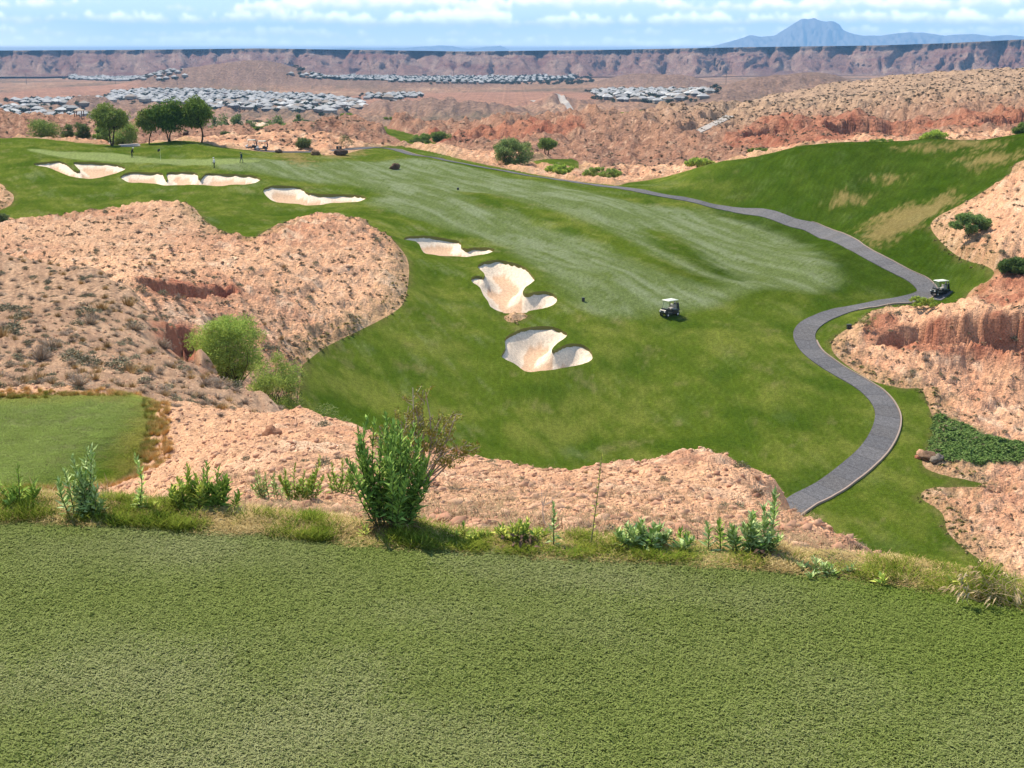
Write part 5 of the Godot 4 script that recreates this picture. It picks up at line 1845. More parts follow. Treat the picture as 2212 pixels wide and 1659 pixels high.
func weeds() -> void:
	var gr := Color(0.33, 0.43, 0.09)
	var dk := Color(0.12, 0.20, 0.035)
	var silver := Color(0.50, 0.58, 0.27)
	var yellow := Color(0.58, 0.58, 0.13)
	var bark := Color(0.10, 0.09, 0.04)
	# the big leafy bush
	var f := edge_foot(845, 1150)
	var stems := []
	for k in 46:
		var a := rng.randf() * TAU
		var r := sqrt(rng.randf())
		var tall := px(-f.z, lerpf(282.0, 165.0, r * r)) * rng.randf_range(0.8, 1.06)
		stems.append([cos(a) * r * px(-f.z, 72.0), sin(a) * r * px(-f.z, 80.0), tall, Vector3(cos(a) * r * 0.045, 0, sin(a) * r * 0.045)])
	weed("willow_bush", "big upright bush of narrow green leaves at the tee's edge", "bush", "", f, stems, 0.044, 56, Color(0.36, 0.50, 0.12), Color(0.11, 0.20, 0.04), Color(0.09, 0.10, 0.04), 1.25)
	var thatch := Mb.new()
	for k in 260:
		thatch.tint = Color(0.10, 0.065, 0.035).lerp(Color(0.30, 0.21, 0.11), pow(rng.randf(), 2.0))
		var a := rng.randf() * TAU
		var r := sqrt(rng.randf()) * 0.085
		lance(thatch, f + Vector3(cos(a) * r, rng.randf() * 0.05, sin(a) * r * 0.6 + 0.02), Vector3(cos(a) + rng.randfn() * 0.5, rng.randfn() * 0.6, sin(a) + rng.randfn() * 0.5).normalized(), 0.045, 0.004, 0.3)
	var mat_ := put("dead_thatch", thatch.mesh(), leafy(0.1))
	tag(mat_, "mat of dead brown stalks at the foot of the big leafy bush", "thatch")
	# lesser weeds: u, v of the foot, list of [u offset, height px], leaf, leaves a stem, light, dark, label
	var list := [
		[48, 1098, [[0, 92], [22, 46], [-20, 40]], 0.030, 16, gr, dk, "small leafy weed at the left end of the tee's edge"],
		[178, 1118, [[28, 150], [12, 138], [-10, 128], [-26, 100], [20, 96], [36, 70]], 0.032, 28, silver, dk, "tall pair of silvery and yellowish weed stalks on the tee's edge"],
		[205, 1120, [[0, 60], [12, 44]], 0.026, 12, yellow, dk, "short yellowish weed at the foot of the silvery stalks"],
		[292, 1112, [[2, 124], [14, 52]], 0.027, 34, silver, gr, "single slender silvery stalk before the dry brown grass"],
		[415, 1106, [[-24, 72], [-8, 84], [10, 70], [26, 60], [-36, 50]], 0.034, 22, yellow, dk, "yellow-green weed clump above the long green grass"],
		[455, 1102, [[0, 104], [16, 88], [30, 74], [44, 66], [-12, 80]], 0.034, 24, gr, dk, "green weed clump with one tall yellow tip"],
		[590, 1086, [[-30, 66], [-14, 60], [4, 54]], 0.034, 22, silver, dk, "grey-green weed clump left of the broad-leaved clump"],
		[640, 1084, [[-20, 72], [0, 80], [18, 70], [34, 62], [50, 104]], 0.040, 26, gr, dk, "broad-leaved green weed clump with one stalk rising at its side"],
		[735, 1072, [[-14, 66], [4, 74], [18, 52]], 0.036, 22, gr, dk, "green weed leaning against the big leafy bush"],
		[787, 1168, [[-6, 26], [6, 30]], 0.022, 10, yellow, gr, "tiny yellow weed at the foot of the big bush"],
		[1010, 1168, [[-22, 24], [-6, 32], [14, 34], [30, 28]], 0.024, 14, yellow, dk, "low pale weed right of the big bush"],
		[1118, 1172, [[-34, 30], [-14, 42], [4, 50], [22, 42], [40, 28]], 0.026, 16, yellow, dk, "spreading yellow-green weed on the dry edge grass"],
		[1196, 1188, [[0, 92]], 0.022, 40, silver, dk, "single upright silvery stalk with tiny leaves"],
		[1385, 1188, [[-20, 44], [0, 54], [20, 58], [38, 46], [56, 30]], 0.036, 22, silver, dk, "bushy silvery weed beside the dead brown leaves"],
		[1528, 1190, [[0, 64]], 0.030, 26, silver, dk, "short upright weed left of its twin"],
		[1555, 1192, [[2, 66]], 0.032, 28, gr, dk, "short upright green weed right of its twin"],
		[1622, 1196, [[-2, 92], [10, 84], [-10, 60], [20, 56]], 0.032, 32, silver, dk, "bushy pale weed at the foot of the tallest silvery stalk"],
		[1648, 1200, [[8, 156], [0, 110]], 0.032, 58, silver, dk, "tallest silvery leafy stalk at the right of the tee's edge"],
		[1470, 1178, [[0, 34], [10, 30]], 0.026, 12, gr, dk, "small weed sprig between the silvery weeds"],
		[1895, 1262, [[0, 28], [8, 22]], 0.026, 9, yellow, gr, "lone yellow seedling on the right edge of the tee"],
		[1780, 1240, [[0, 30], [14, 26], [-12, 22]], 0.028, 10, silver, dk, "small pale weed among the dry stalks"],
		[2060, 1278, [[0, 22], [20, 18]], 0.022, 9, yellow, dk, "flat yellowish sprig near the dry seed heads"]]
	for q in list:
		f = edge_foot(q[0], q[1])
		stems = []
		for s in q[2]:
			for again in (3 if q[2].size() > 2 else 1):
				var short := 1.0 if again == 0 else rng.randf_range(0.45, 0.85)
				stems.append([px(-f.z, s[0] * 0.55) + rng.randfn() * (0.004 + 0.02 * again), rng.randfn() * 0.02, px(-f.z, s[1] * 1.12) * short, Vector3(px(-f.z, s[0] * 0.6) + rng.randfn() * 0.015 * again, 0, rng.randfn() * 0.015)])
		weed("weed", q[7], "weed", "weeds along the edge of the tee", f, stems, q[3], int(q[4] * 1.5), q[5] * 1.15, q[6] * 1.35, bark)
	# tall bare stalk with a few small round leaves
	f = edge_foot(1275, 1180)
	weed("weed", "thin bare stalk with small yellow leaves only at its top", "weed", "weeds along the edge of the tee", f, [[0.035, 0.0, px(-f.z, 226.0)]], 0.016, 34, yellow, Color(0.25, 0.26, 0.06), Color(0.22, 0.20, 0.09))
	# creosote behind the bush
	var t := thing("creosote_bush", "sparse twiggy bush with tiny olive leaves behind the big bush", "bush", at_depth(905, 1000, 11.0) - Vector3(0, 0.03, 0))
	var w := Mb.new()
	var lv := Mb.new()
	var d := 11.0
	for k in 34:
		var a := rng.randf() * TAU
		var out := sqrt(rng.randf())
		var tip := Vector3(cos(a) * out * px(d, 125.0) + px(d, 15.0), px(d, lerpf(235.0, 80.0, out * out * 0.8)) * rng.randf_range(0.75, 1.05), sin(a) * out * px(d, 90.0))
		w.tint = Color(0.24, 0.20, 0.16).lerp(Color(0.46, 0.42, 0.37), rng.randf())
		limb(w, Vector3(rng.randfn(), 0, rng.randfn()) * 0.02, tip, 0.008, 0.003, 0.06, 4)
		for j in 6:
			var from := tip * rng.randf_range(0.45, 0.95)
			var end := from + (tip.normalized() + Vector3(rng.randfn(), rng.randfn() * 0.6 + 0.2, rng.randfn()) * 0.8).normalized() * px(d, 34.0) * rng.randf_range(0.5, 1.2)
			limb(w, from, end, 0.0034, 0.0018, 0.1, 3)
			for l in 24:
				lv.tint = Color(0.16, 0.18, 0.04).lerp(Color(0.36, 0.34, 0.09), rng.randf())
				var p := from.lerp(end, rng.randf_range(0.2, 1.05)) + Vector3(rng.randfn(), rng.randfn(), rng.randfn()) * 0.012
				var dir := Vector3(rng.randfn(), rng.randfn() + 0.4, rng.randfn()).normalized()
				var side := dir.cross(Vector3(rng.randfn(), rng.randfn(), rng.randfn())).normalized() * 0.007
				lv.tri(p - side, p + dir * 0.026, p + side)
	put("branches", w.mesh(), vcol(0.9), t)
	put("leaves", lv.mesh(), leafy(0.3), t)
	# dead white twig
	t = thing("dead_twig", "bleached bare forked twig standing on the dirt slope", "twig", edge_foot(1190, 1150))
	w = Mb.new()
	w.tint = Color(0.50, 0.42, 0.36)
	var q0 := Vector3(0, -0.01, 0)
	var q1 := Vector3(-0.035, px(5.4, 70), 0)
	limb(w, q0, q1, 0.0025, 0.002, 0.03, 4)
	for k in 7:
		limb(w, q1, q1 + Vector3(rng.randf_range(-0.06, 0.1), rng.randf_range(0.03, 0.09), rng.randfn() * 0.03), 0.0016, 0.0006, 0.1, 4)
	put("branches", w.mesh(), vcol(0.9), t)
	# dry seed heads at the right edge
	for j in 3:
		f = edge_foot([2130, 2195, 1800][j], [1300, 1312, 1240][j])
		t = thing("dry_grass_clump", ["bleached straw clump with bent seed heads at the tee's right corner", "larger bleached straw clump with hanging seed heads at the frame's edge", "few long bleached straws leaning over the dirt slope"][j], "grass clump", f, 0.0, "")
		w = Mb.new()
		for k in [26, 40, 14][j]:
			w.tint = Color(0.48, 0.38, 0.22).lerp(Color(0.28, 0.20, 0.10), rng.randf())
			var a := rng.randf() * TAU
			var tip := Vector3(cos(a) * 0.09 - 0.02, rng.randf_range(0.03, 0.11), sin(a) * 0.06)
			limb(w, Vector3(rng.randfn() * 0.03, -0.005, rng.randfn() * 0.02), tip, 0.0011, 0.0007, 0.25, 3)
			if k % 3 == 0 and j < 2:
				for s in 7:
					lance(w, tip + Vector3(rng.randfn(), rng.randfn(), rng.randfn()) * 0.006, Vector3(cos(a), rng.randf_range(-0.9, 0.3), sin(a)).normalized(), 0.03, 0.005, 0.2)
		put("straws", w.mesh(), leafy(0.2), t)
	# dead dark leaves
	for j in 3:
		f = edge_foot([1130, 1418, 1652][j], [1190, 1185, 1212][j])
		w = Mb.new()
		for k in 40:
			w.tint = Color(0.07, 0.045, 0.035).lerp(Color(0.16, 0.10, 0.07), rng.randf())
			lance(w, Vector3(rng.randfn() * 0.025, rng.randf() * 0.045, rng.randfn() * 0.02), Vector3(rng.randfn(), rng.randfn() * 0.7, rng.randfn()).normalized(), 0.026, 0.012, 0.4)
		var o := put("dead_leaf_clump", w.mesh(), leafy(0.1))
		o.position = f
		tag(o, ["clump of dead brown leaves by the single silvery stalk", "clump of dead dark leaves beside the bushy silvery weed", "clump of dead brown leaves under the tallest stalk"][j], "dead leaves")

func blade_patch(count: int, radius: float, tall: float, wide: float, flat: float, light: Color, dark: Color, straw: float) -> ArrayMesh:
	var b := Mb.new()
	for k in count:
		var a := rng.randf() * TAU
		var r := sqrt(rng.randf()) * radius
		var root := Vector3(cos(a) * r, -0.003, sin(a) * r)
		var h := rng.randf() * TAU
		var lean := rng.randf_range(0.2, 1.0) * flat
		var l := tall * rng.randf_range(0.55, 1.35)
		var dir := Vector3(cos(h) * lean, 1.0, sin(h) * lean).normalized()
		var side := Vector3(-sin(h), 0, cos(h)) * wide * 0.5
		var mid := root + dir * l * 0.55
		var tip := mid + (dir + Vector3(cos(h), -0.35, sin(h)) * 0.7 * flat).normalized() * l * 0.55
		b.tint = dark.lerp(light, rng.randf()) if rng.randf() > straw else Color(3.2, 2.9, 3.0)
		b.tri(root - side, mid, root + side)
		b.tri(mid - side * 0.8, tip, mid + side * 0.8)
	return b.mesh()

func lawns() -> void:
	var blades := leafy(0.3)
	var places := []
	var tints := []
	var patch := blade_patch(620, 0.12, 0.021, 0.0038, 2.2, Color(1.9, 1.85, 1.8), Color(0.30, 0.38, 0.26), 0.11)
	noise.seed = 61
	var d := 2.3
	while d < 5.6:
		var x := -0.42 * d
		while x < 0.42 * d:
			var p := Vector3(x + rng.randfn() * 0.03, 0, -d + rng.randfn() * 0.02)
			var gone := -p.z - tee_edge(p.x / -p.z)
			if gone < 0.0:
				p.y = ground_y(p.x, p.z)
				var dry := smoothstep(-0.35, 0.55, noise.get_noise_2d(p.x * 75.0, p.z * 75.0) + 0.6 * noise.get_noise_2d(p.x * 220.0, p.z * 220.0))
				var lush := smoothstep(-0.25, 0.1, gone + 0.12 * noise.get_noise_2d(p.x * 60.0, p.z * 200.0)) * 0.8 + smoothstep(0.6, 1.6, p.x) * 0.6
				var c := Color(0.185, 0.225, 0.062).lerp(Color(0.255, 0.270, 0.120), dry * (1.0 - 0.8 * minf(lush, 1.0)))
				c = c.lerp(Color(0.155, 0.235, 0.025), minf(lush, 1.0) * 0.6)
				places.append(Transform3D(Basis(Vector3.UP, rng.randf() * TAU).scaled(Vector3.ONE * rng.randf_range(0.92, 1.08)), p))
				tints.append(c * rng.randf_range(0.86, 0.95))
			x += 0.085
		d += 0.07
	many("tee_grass", patch, blades, places, tints, "short mown grass blades covering the tee in the foreground", "grass")
	# lower lawn
	places = []
	tints = []
	patch = blade_patch(120, 0.22, 0.030, 0.010, 2.0, Color(1.3, 1.3, 1.0), Color(0.6, 0.68, 0.45), 0.0)
	for k in 5200:
		var q := Vector3(rng.randf_range(-13.0, -4.6), 0, rng.randf_range(-30.5, -22.3))
		var g := layer_at(d_turf, q.x, q.z)
		if g < 0.05:
			continue
		q.y = ground_y(q.x, q.z)
		places.append(Transform3D(Basis(Vector3.UP, rng.randf() * TAU), q))
		var c := turf_color(q.x, q.z, -q.z, g, -1000.0, -1000.0, -1000.0)
		tints.append(Color(c.r * 0.88, c.g, c.b * 0.7) * rng.randf_range(0.8, 1.0))
	many("lower_tee_grass", patch, blades, places, tints, "mown grass of the lower tee lawn beyond the weeds", "grass")
	# rank strip past the mown edge: green blades, then straw
	var greens := []
	var green_tints := []
	var straws := []
	var straw_tints := []
	for k in 5200:
		var u := rng.randf_range(-40.0, 2260.0)
		var t := sight(u, 1150.0).x
		var e := tee_edge(t)
		var thin := smoothstep(760.0, 1000.0, u)
		var past := pow(rng.randf(), 1.4) * lerpf(0.6, 0.24, thin)
		var dd := e - 0.04 + past
		var x := t * dd
		var p := Vector3(x, ground_y(x, -dd) - 0.004, -dd)
		var n := noise.get_noise_2d(u * 0.35, 7.0) + 0.5 * noise.get_noise_2d(u * 1.3, past * 60.0) + rng.randfn() * 0.28
		var tuft := lerpf(0.8, 0.55, thin) + 0.55 * smoothstep(0.1, 0.5, noise.get_noise_2d(u * 0.5 + 60.0, 3.0))
		var tr := Transform3D(Basis(Vector3.UP, rng.randf() * TAU).scaled(Vector3.ONE * rng.randf_range(0.6, 1.2) * Vector3(1, tuft, 1)), p)
		if n - past * 0.9 + lerpf(-0.06, -0.16, thin) > 0.0:
			greens.append(tr)
			green_tints.append(Color(0.11, 0.18, 0.018).lerp(Color(0.27, 0.29, 0.045), rng.randf()) * rng.randf_range(0.7, 1.1))
		elif rng.randf() < 0.9 - past * 0.6:
			straws.append(tr)
			straw_tints.append(Color(0.46, 0.34, 0.13).lerp(Color(0.62, 0.48, 0.24), rng.randf()) * rng.randf_range(0.65, 1.1))
	many("edge_grass", blade_patch(40, 0.035, 0.050, 0.0026, 0.8, Color(1.3, 1.3, 1.1), Color(0.5, 0.55, 0.45), 0.05), blades, greens, green_tints, "long unmown green grass along the tee's edge", "grass")
	many("edge_straw", blade_patch(46, 0.045, 0.034, 0.0022, 1.4, Color(1.25, 1.2, 1.1), Color(0.6, 0.55, 0.5), 0.1), blades, straws, straw_tints, "dry tangled straw along the tee's edge", "grass")
	# dry grass and clods on the near dirt
	places = []
	tints = []
	var stones := []
	var stone_tints := []
	for k in 44000:
		var dd := exp(rng.randf_range(log(5.3), log(34.0)))
		var t := rng.randf_range(-0.40, 0.40)
		var x := t * dd
		if layer_at(d_turf, x, -dd) > -0.3:
			continue
		var y := ground_y(x, -dd)
		if rng.randf() < 0.07:
			var s := rng.randf_range(0.5, 1.6)
			places.append(Transform3D(Basis(Vector3.UP, rng.randf() * TAU).scaled(Vector3.ONE * s), Vector3(x, y - 0.004, -dd)))
			tints.append(Color(0.42, 0.31, 0.18).lerp(Color(0.24, 0.17, 0.11), rng.randf()))
		else:
			var s := minf(0.0042 * pow(rng.randf() + 0.004, -0.5) * (0.6 + dd * 0.07), 0.045)
			stones.append(Transform3D(Basis(Vector3(rng.randfn(), rng.randfn(), rng.randfn()).normalized(), rng.randf() * TAU).scaled(Vector3(s, s * 0.7, s * 0.85)), Vector3(x, y + s * 0.15, -dd)))
			stone_tints.append(Color(0.56, 0.35, 0.225).lerp(Color(0.36, 0.19, 0.125), rng.randf()))
	many("dry_grass", blade_patch(26, 0.06, 0.06, 0.0035, 1.3, Color(1.2, 1.2, 1.1), Color(0.6, 0.55, 0.5), 0.0), blades, places, tints, "sparse dry grass stalks on the near dirt slope", "grass")
	var b := Mb.new()
	b.lump(Vector3.ZERO, Vector3.ONE, 4, 6, noise, 130.0, 0.9, 3.0)
	b.smooth()
	many("clods", b.mesh(), bark_material(), stones, stone_tints, "crumbled clods and pebbles strewn over the near dirt slope", "gravel")
	stones = []
	stone_tints = []
	for k in 22000:
		var dd := exp(rng.randf_range(log(34.0), log(300.0)))
		var t := rng.randf_range(-0.42, 0.42)
		var x := t * dd
		if (dd > 62.0 and dd < 100.0) or layer_at(d_turf, x, -dd) > -0.5 or layer_at(d_path, x, -dd) > -0.8:
			continue
		var s := minf(0.02 * pow(rng.randf() + 0.004, -0.5) * (0.6 + dd * 0.010), dd * 0.0011)
		stones.append(Transform3D(Basis(Vector3(rng.randfn(), rng.randfn(), rng.randfn()).normalized(), rng.randf() * TAU).scaled(Vector3(s, s * 0.7, s * 0.85)), Vector3(x, ground_y(x, -dd) + s * 0.1, -dd)))
		stone_tints.append(Color(0.54, 0.33, 0.21).lerp(Color(0.33, 0.17, 0.11), rng.randf()))
	many("slope_clods", b.mesh(), bark_material(), stones, stone_tints, "earth clods and stones strewn over the farther bare slopes", "gravel")

# ---------------------------------------------------------------- houses in the valley
func house_meshes(kind: int) -> Array:
	var wide: float = [10.5, 9.0, 11.5][kind]
	var deep: float = [9.0, 9.5, 9.0][kind]
	var wall := Mb.new()
	wall.box(Vector3(0, 1.6, 0), Vector3(wide, 3.2, deep))
	wall.box(Vector3(wide * 0.28, 1.5, deep * 0.5 + 2.4), Vector3(wide * 0.38, 3.0, 5.0))
	var roof := Mb.new()
	for q in [[Vector3(0, 3.1, 0), wide + 1.4, deep + 1.4, 2.6], [Vector3(wide * 0.28, 2.9, deep * 0.5 + 1.5), wide * 0.38 + 1.2, 8.0, 1.7]]:
		var o: Vector3 = q[0]
		var a: float = q[1] * 0.5
		var c: float = q[2] * 0.5
		var h: float = q[3]
		var ridge := maxf(a - c, 0.0) + 0.6
		var r0 := o + Vector3(-ridge, h, 0)
		var r1 := o + Vector3(ridge, h, 0)
		var p := [o + Vector3(-a, 0, -c), o + Vector3(a, 0, -c), o + Vector3(a, 0, c), o + Vector3(-a, 0, c)]
		roof.quad(p[2], p[3], r0, r1)
		roof.quad(p[0], p[1], r1, r0)
		roof.tri(p[1], p[2], r1)
		roof.tri(p[3], p[0], r0)
		for k in 4:
			var down := Vector3(0, -0.3, 0)
			roof.quad(p[k], p[(k + 1) % 4], p[(k + 1) % 4] + down, p[k] + down)
	return [wall.mesh(), roof.mesh()]

func houses() -> void:
	noise.seed = 71
	var walls := [paint(0.20, 0.16, 0.12), paint(0.12, 0.10, 0.085), paint(0.28, 0.24, 0.19)]
	var roofs := [paint(0.34, 0.335, 0.33, 0.9), paint(0.24, 0.235, 0.23, 0.9), paint(0.46, 0.455, 0.44, 0.9), paint(0.24, 0.195, 0.16, 0.9), paint(0.32, 0.315, 0.31, 0.9)]
	var kinds := [house_meshes(0), house_meshes(1), house_meshes(2)]
	# outlines of the estates (pixels), slope of their rows, name
	var estates := [[[-80, 228, 60, 232, 150, 230, 190, 240, 185, 258, 100, 262, -80, 258], 0.1, "whitish estate behind the bushes"],
		[[30, 217, 120, 214, 240, 212, 245, 226, 180, 228, 90, 226, 30, 226], 0.0, "roof row above the whitish estate"],
		[[240, 200, 330, 194, 450, 196, 560, 202, 700, 208, 780, 222, 790, 244, 700, 246, 560, 240, 460, 238, 380, 226, 300, 220, 240, 214], -0.28, "big estate behind the trees"],
		[[150, 164, 260, 152, 420, 152, 430, 160, 380, 172, 250, 176, 150, 172], 0.05, "far estate below the mesa's left part"],
		[[620, 160, 760, 162, 900, 168, 1050, 164, 1240, 162, 1240, 172, 1050, 182, 900, 180, 760, 172, 640, 170], 0.02, "far estate along the mesa's foot"],
		[[780, 206, 900, 203, 920, 209, 860, 216, 790, 216], 0.1, "roof row beside the graded land"],
		[[1280, 196, 1400, 192, 1540, 196, 1540, 212, 1480, 222, 1380, 226, 1310, 216, 1280, 206], 0.12, "estate beyond the bare ridge"]]
	var spots := []
	for n in estates.size():
		var e: Array = estates[n]
		var poly := PackedVector2Array()
		for k in range(0, e[0].size(), 2):
			poly.append(Vector2(e[0][k], e[0][k + 1]))
		var d := 1250.0
		var row := 0
		while d < 4300.0:
			var x := -0.42 * d
			while x < 0.2 * d:
				var z := -d - x * float(e[1]) + noise.get_noise_2d(x * 0.5, d * 0.5) * 14.0
				if z < -1150.0:
					var p := Vector3(x + rng.randfn() * 1.5, 0, z + rng.randfn() * 1.5)
					p.y = ground_y(p.x, p.z)
					if Geometry2D.is_point_in_polygon(pixel_of(p), poly) and rng.randf() > 0.06:
						spots.append([-p.z, p, row, n, atan2(float(e[1]), 1.0)])
				x += 15.5
			row += 1
			d += 27.0 if row % 2 == 0 else 44.0
	spots.sort_custom(func(a, b): return a[0] < b[0])
	stage("houses %d" % spots.size())
	var walls_mm := []
	var walls_tint := []
	var roofs_mm := []
	var roofs_tint := []
	var tree_places := []
	var tree_tints := []
	var built := 0
	for s in spots:
		var kind := rng.randi() % 3
		var turn: float = s[4] + (PI if s[2] % 2 == 0 else 0.0)
		var at: Vector3 = s[1] + Vector3(0, -0.2, 0)
		if built < 300:
			built += 1
			var look := rng.randi() % 5
			var h := thing("house", "", "house", at, turn, "houses in the " + estates[s[3]][2])
			put("wall", kinds[kind][0], walls[rng.randi() % 3], h)
			put("roof", kinds[kind][1], roofs[look], h)
			h.set_meta("label", ["wide", "narrow", "long"][kind] + " house with a " + ["grey", "dark grey", "pale", "brownish", "light grey"][look] + " roof in the " + estates[s[3]][2])
		else:
			var tr := Transform3D(Basis(Vector3.UP, turn), at)
			walls_mm.append(tr)
			roofs_mm.append(tr)
			walls_tint.append(Color(0.30, 0.25, 0.2) * rng.randf_range(0.6, 1.2))
			roofs_tint.append(Color(0.33, 0.325, 0.32) * rng.randf_range(0.75, 1.25))
		for k in 2:
			var p := at + Vector3(rng.randf_range(-13, 13), 0, rng.randf_range(10, 20) * (1.0 if rng.randf() < 0.5 else -1.0))
			p.y = ground_y(p.x, p.z)
			var z := rng.randf_range(2.0, 5.0)
			tree_places.append(Transform3D(Basis(Vector3.UP, rng.randf() * TAU).scaled(Vector3(z, z * 1.1, z)), p))
			tree_tints.append(Color(0.045, 0.06, 0.03).lerp(Color(0.09, 0.11, 0.05), rng.randf()))
	many("distant_house_walls", kinds[1][0], vcol(0.9), walls_mm, walls_tint, "walls of the farthest houses merging below the mesa", "houses")
	many("distant_house_roofs", kinds[1][1], vcol(0.8), roofs_mm, roofs_tint, "grey roofs of the farthest houses merging below the mesa", "houses")
	for k in 700:
		var u := rng.randf_range(640.0, 1280.0)
		var v := rng.randf_range(158.0, 184.0)
		var p := at_pixel(u, v, 1500.0)
		var z := rng.randf_range(3.0, 7.0)
		tree_places.append(Transform3D(Basis(Vector3.UP, rng.randf() * TAU).scaled(Vector3(z, z, z)), p))
		tree_tints.append(Color(0.05, 0.065, 0.035).lerp(Color(0.09, 0.11, 0.06), rng.randf()))
	var b := Mb.new()
	var cl := []
	for k in 6:
		cl.append([Vector3(rng.randfn() * 0.25, 0.5 + 0.2 * rng.randf(), rng.randfn() * 0.25), 0.34, 0.9])
	foliage(b, cl, 60, 0.45, 0.35, 0.1, Color(1.2, 1.2, 1.2), Color(0.6, 0.6, 0.6))
	many("town_greenery", b.mesh(), leafy(0.2), tree_places, tree_tints, "garden trees and hedges between the valley houses", "trees")
	# wooden poles of the power line
	var wood := paint(0.12, 0.09, 0.07)
	for q in [[58, 2900], [250, 2850], [383, 2500], [650, 2700], [802, 2650], [980, 2600], [1250, 2500], [1428, 2480], [1568, 2450], [2316, 2000]]:
		if q[0] > 2212:
			continue
		var foot := at_depth(q[0] * 1.0, 190.0, q[1])
		var t := thing("utility_pole", "tall wooden power pole in the far valley", "pole", foot, 0.0, "power poles crossing the far valley")
		b = Mb.new()
		b.tube([Vector3(0, -1, 0), Vector3(0, 22, 0)], [0.45, 0.3], 6)
		put("post", b.mesh(), wood, t)
		b = Mb.new()
		b.box(Vector3(0, 20, 0), Vector3(6.0, 0.4, 0.4))
		put("crossarm", b.mesh(), wood, t)

# ---------------------------------------------------------------- golf carts, players, flag, boulders, bins
func wheel(parent: Node, at: Vector3, tyre: Material, rim: Material) -> void:
	var w := Mb.new()
	var pts := []
	for k in 9:
		pts.append(k)
	var prof := [[0.10, 0.0], [0.215, 0.01], [0.235, 0.04], [0.235, 0.15], [0.215, 0.18], [0.10, 0.19]]
	for k in prof.size() - 1:
		for s in 16:
			var a0 := TAU * s / 16.0
			var a1 := TAU * (s + 1) / 16.0
			var f := func(q: Array, a: float) -> Vector3: return Vector3(q[1] - 0.095, sin(a) * q[0], cos(a) * q[0])
			w.quad(f.call(prof[k], a0), f.call(prof[k], a1), f.call(prof[k + 1], a1), f.call(prof[k + 1], a0))
	w.smooth()
	var o := put("wheel", w.mesh(), tyre, parent)
	o.position = at
	var r := Mb.new()
	r.tube([Vector3(-0.075, 0, 0), Vector3(0.075, 0, 0)], [0.115, 0.115], 14)
	put("rim", r.mesh(), rim, o)

